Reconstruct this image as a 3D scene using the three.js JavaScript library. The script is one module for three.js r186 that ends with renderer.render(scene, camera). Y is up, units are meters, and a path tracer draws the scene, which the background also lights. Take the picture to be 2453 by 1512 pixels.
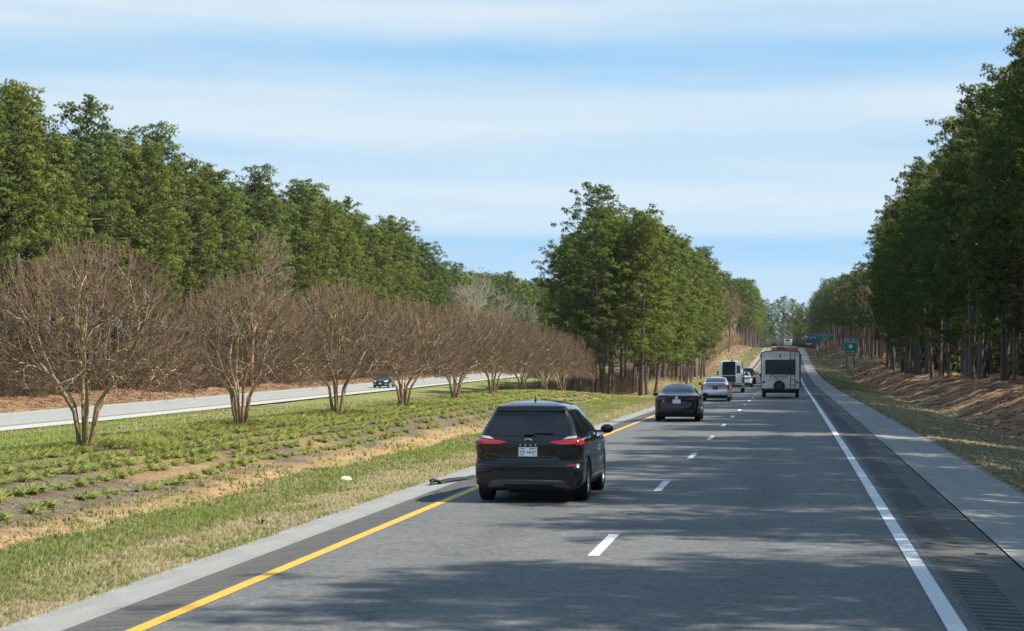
import * as THREE from 'three';
import { mergeGeometries } from 'three/addons/utils/BufferGeometryUtils.js';
import { RoundedBoxGeometry } from 'three/addons/geometries/RoundedBoxGeometry.js';
import { FontLoader } from 'three/addons/loaders/FontLoader.js';
import { TextGeometry } from 'three/addons/geometries/TextGeometry.js';
import { Brush, Evaluator, SUBTRACTION } from 'three-bvh-csg';

// ---------------------------------------------------------------- camera, sky, sun, exposure
const scene = new THREE.Scene();
const EYE = 2.47, YAW = THREE.MathUtils.degToRad(7.69), PITCH = THREE.MathUtils.degToRad(1.107);
const camera = new THREE.PerspectiveCamera(17.48, 1024 / 631, 0.5, 4000);
camera.rotation.order = 'YXZ';
camera.rotation.set(PITCH, YAW, 0);
camera.position.set(0, EYE, 0);
const renderer = new THREE.WebGLRenderer({ antialias: true });
renderer.toneMapping = THREE.LinearToneMapping;
renderer.toneMappingExposure = 1.55;
renderer.shadowMap.enabled = true;

const SUN_ELEV = 48, SUN_AZ = 94;            // degrees; azimuth clockwise from the direction of travel
const sunDir = new THREE.Vector3(Math.cos(SUN_ELEV * Math.PI / 180) * Math.sin(SUN_AZ * Math.PI / 180), Math.sin(SUN_ELEV * Math.PI / 180), -Math.cos(SUN_ELEV * Math.PI / 180) * Math.cos(SUN_AZ * Math.PI / 180));
const sun = new THREE.DirectionalLight(new THREE.Color(1, 0.93, 0.80), 5.0);
sun.name = 'sun';
sun.position.copy(sunDir).multiplyScalar(300).add(new THREE.Vector3(0, 0, -150));
sun.target.position.set(0, 0, -150);
sun.castShadow = true;
sun.shadow.radius = 1.0;
sun.shadow.mapSize.set(4096, 4096);
Object.assign(sun.shadow.camera, { left: -200, right: 200, top: 200, bottom: -200, near: 1, far: 900 });
scene.add(sun, sun.target);

// ---------------------------------------------------------------- small tools
const lerp = THREE.MathUtils.lerp, clamp = THREE.MathUtils.clamp, sstep = (x, a, b) => { const t = Math.min(1, Math.max(0, (x - a) / (b - a))); return t * t * (3 - 2 * t); };
function rng(seed) { let a = seed >>> 0; return () => { a = (a + 0x6d2b79f5) | 0; let t = Math.imul(a ^ (a >>> 15), 1 | a); t = (t + Math.imul(t ^ (t >>> 7), 61 | t)) ^ t; return ((t ^ (t >>> 14)) >>> 0) / 4294967296; }; }
function hash(x, y) { let h = Math.imul(x | 0, 374761393) ^ Math.imul(y | 0, 668265263); h = Math.imul(h ^ (h >>> 13), 1274126177); return ((h ^ (h >>> 16)) >>> 0) / 4294967296; }
function vnoise(x, y) { const i = Math.floor(x), j = Math.floor(y), u = x - i, v = y - j, s = u * u * (3 - 2 * u), t = v * v * (3 - 2 * v); return lerp(lerp(hash(i, j), hash(i + 1, j), s), lerp(hash(i, j + 1), hash(i + 1, j + 1), s), t); }
function fbm(x, y, n = 4) { let a = 0.5, s = 0, t = 0; for (let i = 0; i < n; i++) { s += a * vnoise(x, y); t += a; a *= 0.5; x = x * 2.03 + 17.3; y = y * 2.03 + 5.1; } return s / t; }
function pnoise(x, y, p) { const i = Math.floor(x), j = Math.floor(y), u = x - i, v = y - j, s = u * u * (3 - 2 * u), t = v * v * (3 - 2 * v), m = (a) => ((a % p) + p) % p; return lerp(lerp(hash(m(i), m(j)), hash(m(i + 1), m(j)), s), lerp(hash(m(i), m(j + 1)), hash(m(i + 1), m(j + 1)), s), t); }
function table(keys) {                       // smooth curve through [x, y] pairs
  const n = keys.length, m = keys.map((k, i) => { const a = keys[Math.max(0, i - 1)], b = keys[Math.min(n - 1, i + 1)]; return (b[1] - a[1]) / (b[0] - a[0]); });
  for (let i = 0; i < n - 1; i++) { const d = (keys[i + 1][1] - keys[i][1]) / (keys[i + 1][0] - keys[i][0]); if (d === 0) { m[i] = 0; m[i + 1] = 0; } else { const a = m[i] / d, b = m[i + 1] / d; if (a < 0) m[i] = 0; if (b < 0) m[i + 1] = 0; const q = a * a + b * b; if (q > 9) { const t = 3 / Math.sqrt(q); m[i] = t * a * d; m[i + 1] = t * b * d; } } }
  return (x) => {
    if (x <= keys[0][0]) return keys[0][1];
    if (x >= keys[n - 1][0]) return keys[n - 1][1];
    let i = 0; while (keys[i + 1][0] < x) i++;
    const h = keys[i + 1][0] - keys[i][0], t = (x - keys[i][0]) / h, t2 = t * t, t3 = t2 * t;
    return (2 * t3 - 3 * t2 + 1) * keys[i][1] + (t3 - 2 * t2 + t) * h * m[i] + (-2 * t3 + 3 * t2) * keys[i + 1][1] + (t3 - t2) * h * m[i + 1];
  };
}
function ptable(keys) { return (x) => { if (x <= keys[0][0]) return keys[0][1]; for (let i = 1; i < keys.length; i++) if (x <= keys[i][0]) return lerp(keys[i - 1][1], keys[i][1], (x - keys[i - 1][0]) / (keys[i][0] - keys[i - 1][0])); return keys[keys.length - 1][1]; }; }
const used = new Map();
function numbered(name) { const n = used.get(name) ?? 0; used.set(name, n + 1); return n ? name + '_' + String(n).padStart(3, '0') : name; }
function tag(o, label, category, group, kind) { const u = {}; if (label) u.label = label; if (category) u.category = category; if (group) u.group = group; if (kind) u.kind = kind; o.userData = u; return o; }
function thing(name, label, category, group) { const g = new THREE.Group(); g.name = numbered(name); tag(g, label, category, group); scene.add(g); return g; }
function part(name, geometry, material, parent, label) { const m = new THREE.Mesh(geometry, material); m.name = name; m.castShadow = m.receiveShadow = true; if (label) m.userData = { label }; parent.add(m); return m; }
function struct(name, geometry, material, kind = 'structure', label) { const m = part(numbered(name), geometry, material, scene); m.userData = { kind }; if (label) m.userData.label = label; return m; }
const lin = (r, g, b) => new THREE.Color().setRGB(r, g, b);
const std = (r, g, b, rough = 0.8, o = {}) => new THREE.MeshStandardMaterial({ color: lin(r, g, b), roughness: rough, ...o });
const phys = (r, g, b, rough, o = {}) => new THREE.MeshPhysicalMaterial({ color: lin(r, g, b), roughness: rough, ...o });

class MB {                                   // collects triangles
  constructor(colored) { this.p = []; this.n = []; this.c = colored ? [] : null; this.i = []; }
  v(x, y, z, nx, ny, nz, c) { this.p.push(x, y, z); this.n.push(nx, ny, nz); if (this.c) this.c.push(c[0], c[1], c[2]); return this.p.length / 3 - 1; }
  tri(a, b, c) { this.i.push(a, b, c); }
  quad(a, b, c, d) { this.i.push(a, b, c, a, c, d); }
  tube(pts, rad, sides, col, cap) {
    const n = pts.length, rings = [], T = new THREE.Vector3(), U = new THREE.Vector3(), W = new THREE.Vector3();
    for (let k = 0; k < n; k++) {
      T.subVectors(pts[Math.min(n - 1, k + 1)], pts[Math.max(0, k - 1)]).normalize();
      U.set(Math.abs(T.y) > 0.9 ? 1 : 0, Math.abs(T.y) > 0.9 ? 0 : 1, 0).cross(T).normalize(); W.crossVectors(T, U);
      const ring = [], c = typeof col === 'function' ? col(k / (n - 1), pts[k]) : col;
      for (let s = 0; s < sides; s++) { const a = s / sides * Math.PI * 2, x = U.x * Math.cos(a) + W.x * Math.sin(a), y = U.y * Math.cos(a) + W.y * Math.sin(a), z = U.z * Math.cos(a) + W.z * Math.sin(a), r = rad[k]; ring.push(this.v(pts[k].x + x * r, pts[k].y + y * r, pts[k].z + z * r, x, y, z, c)); }
      rings.push(ring);
    }
    for (let k = 0; k + 1 < n; k++) for (let s = 0; s < sides; s++) this.quad(rings[k][s], rings[k][(s + 1) % sides], rings[k + 1][(s + 1) % sides], rings[k + 1][s]);
    if (cap) { const r = rings[n - 1]; for (let s = 1; s + 1 < sides; s++) this.tri(r[0], r[s], r[s + 1]); }
  }
  build() { const g = new THREE.BufferGeometry(); g.setAttribute('position', new THREE.Float32BufferAttribute(this.p, 3)); g.setAttribute('normal', new THREE.Float32BufferAttribute(this.n, 3)); if (this.c) g.setAttribute('color', new THREE.Float32BufferAttribute(this.c, 3)); g.setIndex(this.i); return g; }
}
const V = (x, y, z) => new THREE.Vector3(x, y, z);
const box = (w, h, d, x = 0, y = 0, z = 0, r = 0) => (r ? new RoundedBoxGeometry(w, h, d, 2, r) : new THREE.BoxGeometry(w, h, d)).translate(x, y, z);
const cyl = (r, h, x, y, z, axis = 'y', seg = 16, r2) => { const g = new THREE.CylinderGeometry(r2 ?? r, r, h, seg); if (axis === 'x') g.rotateZ(Math.PI / 2); if (axis === 'z') g.rotateX(Math.PI / 2); return g.translate(x, y, z); };
const plain = (g) => { const h = g.index ? g.toNonIndexed() : g; for (const k of Object.keys(h.attributes)) if (k !== 'position' && k !== 'normal' && k !== 'uv') h.deleteAttribute(k); return h; };
const merged = (list) => mergeGeometries(list.map(plain));
function canvasTex(w, h, draw, srgb = true) { const c = document.createElement('canvas'); c.width = w; c.height = h; draw(c.getContext('2d'), w, h); const t = new THREE.CanvasTexture(c); if (srgb) t.colorSpace = THREE.SRGBColorSpace; return t; }
function dataTex(w, h, f, repeat = true) {   // f returns [r, g, b] linear 0..1
  const d = new Uint8Array(w * h * 4);
  for (let y = 0; y < h; y++) for (let x = 0; x < w; x++) { const c = f(x, y), o = (y * w + x) * 4; for (let k = 0; k < 3; k++) d[o + k] = clamp(Math.round((c.length ? c[k] : c) * 255), 0, 255); d[o + 3] = 255; }
  const t = new THREE.DataTexture(d, w, h); t.magFilter = t.minFilter = THREE.LinearFilter; if (repeat) t.wrapS = t.wrapT = THREE.RepeatWrapping; t.needsUpdate = true; return t;
}
const font = await new FontLoader().loadAsync('fonts/droid/droid_sans_bold.typeface.json');
const serif = await new FontLoader().loadAsync('fonts/droid/droid_serif_bold.typeface.json');
function textGeo(s, size, depth, f = font) { const g = new TextGeometry(s, { font: f, size, depth, curveSegments: 3 }); g.computeBoundingBox(); const b = g.boundingBox; return g.translate(-(b.min.x + b.max.x) / 2, -(b.min.y + b.max.y) / 2, 0); }

// ---------------------------------------------------------------- sky: thin cirrus in long flat bands
{
  const W = 2048, H = 1024, d = new Float32Array(W * H * 4);
  const white = table([[-5, 0.7], [0, 0.72], [1.2, 0.66], [2.2, 0.5], [2.85, 0.34], [3.15, 0.20], [3.4, 0.62], [3.9, 0.8], [4.8, 0.76], [5.4, 0.58], [6.0, 0.58], [6.6, 0.84], [7.1, 0.88], [7.6, 0.6], [7.95, 0.34], [8.35, 0.24], [8.8, 0.36], [9.15, 0.5], [9.7, 0.78], [10.4, 0.75], [11.2, 0.45], [12.3, 0.6], [14, 0.3], [17, 0.42], [21, 0.22], [27, 0.3], [36, 0.16], [50, 0.14], [90, 0.1]]);
  const top = table([[0, 0], [6, 0.1], [12, 0.25], [25, 0.55], [50, 0.85], [90, 1]]);
  for (let r = 0; r < H; r++) {
    const e = ((r + 0.5) / H - 0.5) * 180;
    for (let c = 0; c < W; c++) {
      const a = ((c + 0.5) / W - 0.5) * 2 * Math.PI, az = a + Math.PI / 2, o = (r * W + c) * 4;
      const ca = Math.cos(a), sa = Math.sin(a);
      const wob = (fbm(ca * 3 + 20, sa * 3 + 20 + e * 0.15, 3) - 0.5) * 1.1 + (fbm(az * 6 + 11, e * 0.6, 3) - 0.5) * 0.7;
      let w = white(e - 1.4 * Math.sin(az + 0.12) * clamp((e - 3) / 6, 0, 1.5) + wob * clamp(e / 8, 0.1, 1));
      const sk = e + 5 * Math.sin(az * 2 + 1) * 0.25, st = fbm(az * 3.5 + sk * 0.25 + 60, sk * 1.3, 4), fib = fbm(az * 9 + sk * 0.9 + 90, sk * 5 + fbm(az * 6, e, 2) * 2, 4);
      w = clamp(w + (st - 0.5) * 0.5 + (fib - 0.5) * 0.44 * sstep(e, 0.5, 3), 0, 1);
      const t = top(Math.max(e, 0));
      const b = [lerp(0.345, 0.24, t), lerp(0.655, 0.43, t), lerp(0.98, 0.70, t)], k = [lerp(0.74, 0.68, t), lerp(0.875, 0.74, t), lerp(0.965, 0.82, t)];
      for (let q = 0; q < 3; q++) d[o + q] = lerp(b[q], k[q], w);
      d[o + 3] = 1;
    }
  }
  const t = new THREE.DataTexture(d, W, H, THREE.RGBAFormat, THREE.FloatType);
  t.mapping = THREE.EquirectangularReflectionMapping; t.magFilter = t.minFilter = THREE.LinearFilter; t.needsUpdate = true;
  scene.background = t; scene.environment = t;
}
scene.backgroundIntensity = scene.environmentIntensity = 0.645;

// ---------------------------------------------------------------- shape of the land (s = metres ahead of the lens)
const roadY = table([[-80, 0], [0, 0], [40, -0.02], [75, -0.11], [100, -0.2], [125, -0.29], [150, -0.4], [173, -0.48], [200, -0.58], [250, -0.58], [300, -0.35], [340, -0.02], [387, 0.5], [450, 1.6], [522, 2.95], [580, 4.05], [629, 4.75], [665, 4.95], [720, 4.7], [800, 3.6], [1000, 1], [1600, 0]]);
const oppY = table([[-80, -1.5], [100, -1.5], [150, -1.38], [227, -1.1], [300, -0.85], [362, -0.5], [440, 0.8], [522, 2.2], [629, 3.8], [800, 3], [1600, 0]]);
const RX = { w0: -5.92, yel: -5.82, dash: -2.40, whi: 1.49, seam: 2.72, edge: 4.42, ledge: -7.28, lseam: -6.55 };
const bankNoise = (x, s) => (fbm(x * 0.35, s * 0.12, 3) - 0.5);
function land(x, s) {
  const r = roadY(s), o = oppY(s), far = sstep(s, 380, 480), low = sstep(s, 125, 185) * (1 - far);
  const rowY = lerp(lerp(0.30, r + 0.3, sstep(s, 110, 150)), r - 1.1, low);
  let y;
  if (x >= 4.3) y = r + ptable([[4.3, -0.10], [5.2, -0.20], [7.6, -0.5], [9.0, -0.72], [10.0, -0.5], [12.4, 0.42], [14.5, 0.98], [18, 1.3], [32, 1.6], [120, 3], [900, 6]])(x) + bankNoise(x, s) * 0.5 * sstep(x, 6, 10);
  else if (x > -7.15) y = r - 0.14;
  else if (x > -41) {
    y = ptable([[-41, o - 0.06], [-37, lerp(o + 0.10, o + 1.5, far)], [-30, lerp(lerp(o, rowY, 0.45), r + 2.4, far)], [-22, lerp(lerp(rowY, o, 0.22), r + 1.7, far)], [-17.2, lerp(rowY, r + 1.0, far)], [-16.2, lerp(rowY + 0.03, r + 0.8, far)], [-13, lerp(lerp(0.2, r + 0.18, sstep(s, 110, 150)), r + lerp(-0.75, 0.4, far), Math.max(low, far))], [-11.3, r - 0.02 - 0.55 * low], [-10.2, r - 0.16 - 0.3 * low], [-8.6, r - 0.17], [-7.15, r - 0.10]])(x);
    y += bankNoise(x, s) * 0.16 * sstep(x, -8, -11) * sstep(x, -40, -37);
  } else if (x > -52.6) y = o - 0.14;
  else y = o + ptable([[-900, 5], [-120, 2], [-64, 1.15], [-58, 0.75], [-55, 0.25], [-52.6, -0.06]])(x) + bankNoise(x, s) * 0.5 * sstep(x, -53, -56);
  return y;
}
// a place from a position in the 2453 x 1512 view and its depth along the lens axis
const FOC = 4918, CX = 1226.5, CY = 756;
function ray(px, py, t) { return V((px - CX) / FOC * t, -(py - CY) / FOC * t, -t).applyEuler(camera.rotation).add(camera.position); }

// ground sheet
const inBed = (x, s) => { const e = fbm(s * 0.25, 3.3, 3) - 0.5; return sstep(x, -17.6, -17.0) * sstep(x, -10.9 + e * 0.9 - (s < 40 ? 0 : (s - 40) * 0.006), -11.7 + e * 0.9 - (s < 40 ? 0 : (s - 40) * 0.006)) * (1 - sstep(s, 150 + e * 20, 175 + e * 20)); };
function groundColor(x, s) {
  const n1 = fbm(x * 1.3, s * 0.9, 4), n2 = fbm(x * 0.22 + 9, s * 0.15 + 4, 3), n3 = fbm(x * 5 + 3, s * 5 + 1, 2);
  const mix = (a, b, t) => [lerp(a[0], b[0], t), lerp(a[1], b[1], t), lerp(a[2], b[2], t)];
  const green = mix([0.14, 0.195, 0.034], [0.24, 0.275, 0.065], n1), straw = mix([0.27, 0.22, 0.115], [0.40, 0.33, 0.185], n3), soil = mix([0.42, 0.26, 0.115], [0.50, 0.34, 0.17], n1), mulch = mix([0.10, 0.076, 0.052], [0.24, 0.19, 0.13], n1 * 0.6 + n3 * 0.4), needles = mix([0.17, 0.092, 0.050], [0.42, 0.255, 0.145], n1 * 0.6 + n3 * 0.4), dry = mix([0.30, 0.235, 0.135], [0.50, 0.405, 0.25], n1);
  const far = sstep(s, 380, 480);
  let c;
  if (x > -7.5 && x < 4.6) return mix(straw, [0.2, 0.16, 0.11], 0.5);
  if (x >= 4.6) {
    const g = sstep(s, 150, 260) * (0.3 + 0.7 * sstep(n2, 0.4, 0.6));
    const verge = mix(mix(dry, needles, sstep(n1, 0.5, 0.75) * 0.3), mix(green, straw, sstep(n1, 0.5, 0.75) * 0.5), g * 0.8);
    const bank = mix(needles, straw, sstep(n1, 0.56, 0.72) * 0.35);
    const e = (n2 - 0.5) * 3;
    c = mix(verge, bank, sstep(x + e, 8.2, 10.0));
    c = mix(c, mix(mix(dry, needles, 0.3 + 0.5 * sstep(n2 * 0.5 + n1 * 0.5, 0.4, 0.6)), green, 0.3 * sstep(n2, 0.5, 0.65)), sstep(s, 330, 450) * sstep(x, 16, 13) * 0.7);
    return c;
  }
  if (x > -41) {
    const e = (fbm(s * 0.4, 8.8, 3) - 0.5) * 1.0;
    c = mix(straw, mix(green, straw, 0.3), sstep(x + e * 1.2, -8.55, -9.1));
    c = mix(c, straw, sstep(n2, 0.55, 0.7) * 0.35);
    const sh = s < 40 ? 0 : Math.min((s - 40) * 0.004, 0.5);
    c = mix(c, mix(mix(soil, straw, sstep(n1, 0.5, 0.7) * 0.4), green, sstep(n2, 0.58, 0.68) * 0.35), sstep(x + e * 0.8, -10.35 - sh, -10.6 - sh) * (1 - sstep(s, 75, 125)));
    c = mix(c, mix(mulch, soil, sstep(n2, 0.56, 0.72) * 0.6), inBed(x, s));
    const sw = mix(green, straw, sstep(n2 * 0.6 + n1 * 0.4, 0.47, 0.62) * (x > -29 ? 0.85 : 0.4));
    c = mix(c, sw, sstep(x, -17.0, -17.7));
    const grove = sstep(x, -11.5, -14) * sstep(x, -36, -31) * sstep(s, 168, 182);
    c = mix(c, mix(needles, straw, 0.3 * n1), grove);
    c = mix(c, mix(needles, dry, 0.45), far * sstep(x, -10.5, -12.5));
    return c;
  }
  c = mix(mix(needles, [0.36, 0.2, 0.10], 0.5 * n1), straw, sstep(n1, 0.6, 0.75) * 0.4);
  if (x > -53.6) c = mix(c, straw, 0.6);
  return c;
}
{
  const xs = [], ss = [];
  for (let x = -900; x < -130; x += 77) xs.push(x);
  for (let x = -130; x < -68; x += 5) xs.push(x);
  for (let x = -68; x < -53; x += 0.9) xs.push(x);
  for (let x = -53; x < -41; x += 2) xs.push(x);
  for (let x = -41; x < -19; x += 0.7) xs.push(x);
  for (let x = -19; x < -7.5; x += 0.2) xs.push(x);
  xs.push(-7.5, -7.3, -7.14, -4, -1, 2, 4.28, 4.5);
  for (let x = 4.7; x < 16; x += 0.25) xs.push(x);
  for (let x = 16; x < 40; x += 1.5) xs.push(x);
  for (let x = 40; x < 130; x += 6) xs.push(x);
  for (let x = 130; x <= 900; x += 77) xs.push(x);
  let s = -80; while (s < 2600) { ss.push(s); s += s < 10 ? 6 : s < 60 ? 0.28 : s < 700 ? 0.28 + (s - 60) * 0.008 : 40; }
  const P = new Float32Array(xs.length * ss.length * 3), C = new Float32Array(P.length), U = new Float32Array(xs.length * ss.length * 2), I = [];
  ss.forEach((q, j) => xs.forEach((x, i) => {
    const k = j * xs.length + i, rough = (x < -7.4 || x > 4.6) && Math.abs(x) < 70 ? (vnoise(x * 3.1, q * 3.1) - 0.5) * 0.06 + (x > 8.5 && x < 16 ? (vnoise(x * 1.7, q * 1.1 + x * 0.8) - 0.5) * 0.28 * sstep(x, 8.5, 10) : 0) : 0;
    P.set([x, land(x, q) + rough, -q], k * 3); C.set(groundColor(x, q), k * 3); U.set([x / 2.2, q / 2.2], k * 2);
  }));
  for (let j = 0; j + 1 < ss.length; j++) for (let i = 0; i + 1 < xs.length; i++) { const a = j * xs.length + i, b = a + 1, c = a + xs.length, e = c + 1; I.push(a, b, e, a, e, c); }
  const g = new THREE.BufferGeometry(); g.setAttribute('position', new THREE.BufferAttribute(P, 3)); g.setAttribute('color', new THREE.BufferAttribute(C, 3)); g.setAttribute('uv', new THREE.BufferAttribute(U, 2)); g.setIndex(I); g.computeVertexNormals();
  const rr = rng(5), grain = dataTex(512, 512, (x, y) => { const n = 0.62 + 0.55 * (pnoise(x / 4, y / 4, 128) - 0.5) + 0.5 * (pnoise(x / 1.6, y / 1.6, 320) - 0.5) + 0.3 * (pnoise(x / 20, y / 20, 25.6 | 0) - 0.5) + (rr() - 0.5) * 0.2; return [n * 1.03, n, n * 0.94]; });
  struct('ground', g, new THREE.MeshStandardMaterial({ vertexColors: true, color: lin(1.45, 1.45, 1.45), roughness: 1, map: grain, bumpMap: grain, bumpScale: 0.03 }));
}

// ---------------------------------------------------------------- carriageways
function ribbon(x0, x1, s0, s1, off, prof, o = {}) { // o.du: metres per u repeat etc.
  const list = []; let s = s0; while (s < s1) { list.push(s); s += o.step ?? (s < 80 ? 3 : s < 400 ? 6 : 15); } list.push(s1);
  const cols = o.cols ?? 2, P = [], U = [], I = [];
  list.forEach((q) => { for (let i = 0; i < cols; i++) { const x = lerp(x0, x1, i / (cols - 1)) + (o.jag ? (i === 0 ? -1 : 1) * 0 : 0), y = prof(q) + (typeof off === 'function' ? off(x, q) : off); P.push(x, y, -q); U.push((x - (o.u0 ?? 0)) / (o.du ?? 1), q / (o.dv ?? 1)); } });
  for (let j = 0; j + 1 < list.length; j++) for (let i = 0; i + 1 < cols; i++) { const a = j * cols + i, b = a + 1, c = a + cols, d = c + 1; I.push(a, b, d, a, d, c); }
  const g = new THREE.BufferGeometry(); g.setAttribute('position', new THREE.Float32BufferAttribute(P, 3)); g.setAttribute('uv', new THREE.Float32BufferAttribute(U, 2)); g.setIndex(I); g.computeVertexNormals(); return g;
}
const crown = (x) => (x < RX.w0 ? (x - RX.w0) * 0.045 : x > RX.whi ? -(x - RX.whi) * 0.045 : 0);
// across the two lanes: aggregate, wheel paths, an oil trail in each lane, sealed cracks and scuffs
const asphaltMap = (() => {
  const W = 512, H = 2048, rr = rng(77), blot = (x, y, f) => pnoise(x / f, y / f, Math.round(W / f)) ;
  const base = dataTex(W, H, (x, y) => {
    const X = -5.92 + (x / W) * 7.6;
    const g = (rr() - 0.5) * 0.40 + (blot(x, y, 4) - 0.5) * 0.46 + (blot(x, y, 8) - 0.5) * 0.10 + (blot(x, y, 2) - 0.5) * 0.36 + (blot(x, y, 32) - 0.5) * 0.16 + (blot(x, y * 0.25, 64) - 0.5) * 0.14;
    const lane = (c, w) => Math.exp(-(((X - c) / w) ** 2)), patch = 0.55 + 0.9 * blot(x + 100, y * 0.5, 32);
    let v = 1 + g - 0.12 * patch * (lane(-0.45, 0.38) + 0.7 * lane(-4.1, 0.36)) + 0.05 * (lane(-1.4, 0.4) + lane(0.5, 0.4) + lane(-5, 0.4) + lane(-3.2, 0.4));
    if (rr() < 0.004) v *= 0.35; else if (rr() < 0.004) v *= 1.5;
    return [0.5 * v * 0.97, 0.5 * v, 0.5 * v * 1.035];
  });
  return base;
})();
const grit = (() => { const rr = rng(31); return dataTex(512, 512, (x, y) => { const v = 0.5 * (1 + (rr() - 0.5) * 0.3 + (pnoise(x / 3, y / 3, 170) - 0.5) * 0.3 + (pnoise(x / 40, y / 90, 12) - 0.5) * 0.22 + (rr() < 0.004 ? -0.5 : 0)); return [v, v, v * 0.985]; }); })();
const M = {
  lanes: new THREE.MeshStandardMaterial({ color: lin(0.250, 0.242, 0.228), map: asphaltMap, roughness: 0.82, bumpMap: asphaltMap, bumpScale: 0.004 }),
  darkStrip: new THREE.MeshStandardMaterial({ color: lin(0.175, 0.173, 0.165), map: grit, roughness: 0.85, bumpMap: grit, bumpScale: 0.006 }),
  shoulder: new THREE.MeshStandardMaterial({ color: lin(0.53, 0.525, 0.50), map: grit, roughness: 0.9, bumpMap: grit, bumpScale: 0.004 }),
  oppLane: new THREE.MeshStandardMaterial({ color: lin(0.62, 0.62, 0.61), map: grit, roughness: 0.9 }),
};
const wear = (() => { const rr = rng(8); return dataTex(256, 1024, (x, y) => { const edge = Math.min(x, 255 - x) / 255, n = pnoise(x / 6, y / 6, 42), v = 0.93 - 0.38 * sstep(n, 0.58, 0.85) - 0.12 * (pnoise(x / 3, y / 2, 85) > 0.8) - (edge < 0.05 && n > 0.5 ? 0.4 : 0) + (rr() - 0.5) * 0.08; return v; }); })();
M.white = new THREE.MeshStandardMaterial({ color: lin(0.74, 0.75, 0.74), map: wear, roughness: 0.6 });
M.yellow = new THREE.MeshStandardMaterial({ color: lin(0.78, 0.43, 0.035), map: wear, roughness: 0.6 });
M.paleYellow = new THREE.MeshStandardMaterial({ color: lin(0.75, 0.62, 0.30), map: wear, roughness: 0.6 });
const uvm = { du: 2.5, dv: 2.5 };
const road = struct('road', ribbon(RX.w0, 1.68, -80, 1200, (x) => crown(x), roadY, { cols: 3, u0: -5.92, du: 7.6, dv: 30.4 }), M.lanes);
function rumble(x0, x1, g0, g1, s0, s1) {    // milled grooves across x g0..g1
  const per = 0.305, prof = [[0, 0], [0.05, 0], [0.066, -0.032], [0.164, -0.034], [0.18, 0]], xs = [x0, g0 - 0.02, g0, g1, g1 + 0.02, x1], P = [], U = [], I = [];
  let rows = 0;
  for (let s = s0; s < s1; s += per) for (const [d, h] of prof) { xs.forEach((x, i) => { P.push(x, roadY(s + d) + crown(x) + (i === 2 || i === 3 ? h : 0) + 0.0, -(s + d)); U.push(x / 2.5, (s + d) / 2.5); }); rows++; }
  for (let j = 0; j + 1 < rows; j++) for (let i = 0; i + 1 < xs.length; i++) { const a = j * 6 + i, b = a + 1, c = a + 6, d = c + 1; I.push(a, b, d, a, d, c); }
  const g = new THREE.BufferGeometry(); g.setAttribute('position', new THREE.Float32BufferAttribute(P, 3)); g.setAttribute('uv', new THREE.Float32BufferAttribute(U, 2)); g.setIndex(I); g.computeVertexNormals(); return g;
}
struct('rumble_strip', rumble(1.68, 2.72, 1.78, 2.22, 12, 150), M.darkStrip);
struct('rumble_strip', rumble(-6.55, -5.92, -6.42, -6.02, 12, 150), M.darkStrip);
struct('rumble_strip', ribbon(1.68, 2.72, 150, 1200, (x) => crown(x), roadY, uvm), M.darkStrip);
struct('rumble_strip', ribbon(-6.55, -5.92, 150, 1200, (x) => crown(x), roadY, uvm), M.darkStrip);
struct('shoulder', ribbon(2.76, RX.edge, -80, 1200, (x) => crown(x) - 0.006, roadY, { ...uvm, cols: 3 }), M.shoulder);
struct('shoulder', ribbon(RX.ledge, -6.555, -80, 1200, (x) => crown(x) - 0.004, roadY, { ...uvm, cols: 3 }), M.shoulder);
function mark(x, w, s0, s1, o = {}) { return ribbon(x - w / 2, x + w / 2, s0, s1, (q) => (o.crown ? crown(q) : 0) + 0.005, o.prof ?? roadY, { u0: x - w / 2, du: w, dv: 3.1 }); }
part('edge_line', mark(RX.yel, 0.16, -10, 1200), M.yellow, road, 'solid yellow edge line along the median side');
part('edge_line', mark(RX.whi, 0.18, -10, 1200), M.white, road, 'solid white edge line along the right shoulder');
for (let k = -1; k < 46; k++) { const c = 26.85 * 1.009 - 0.3 + 12.29 * k; part('lane_dash', mark(RX.dash, 0.145, c - 1.55, c + 1.55), M.white, road); }
const opp = struct('opposite_road', ribbon(-52.4, -41.0, -80, 1200, 0, oppY, { ...uvm, cols: 3 }), M.oppLane);
part('shoulder', ribbon(-43.0, -41.0, -80, 1200, 0.006, oppY, uvm), new THREE.MeshStandardMaterial({ color: lin(0.85, 0.85, 0.82), map: grit, roughness: 0.9 }), opp);
part('rumble_strip', ribbon(-44.0, -43.02, -80, 1200, 0.005, oppY, uvm), new THREE.MeshStandardMaterial({ color: lin(0.42, 0.42, 0.42), map: grit, roughness: 0.9 }), opp);
part('edge_line', mark(-44.15, 0.2, -80, 1200, { prof: oppY }), M.paleYellow, opp, 'yellow edge line of the opposite carriageway');
part('edge_line', mark(-51.3, 0.2, -80, 1200, { prof: oppY }), M.white, opp, 'white edge line beside the far verge');
for (let k = 8; k < 40; k++) part('lane_dash', mark(-47.7, 0.16, 12.2 * k, 12.2 * k + 3.05, { prof: oppY }), M.white, opp);
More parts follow.
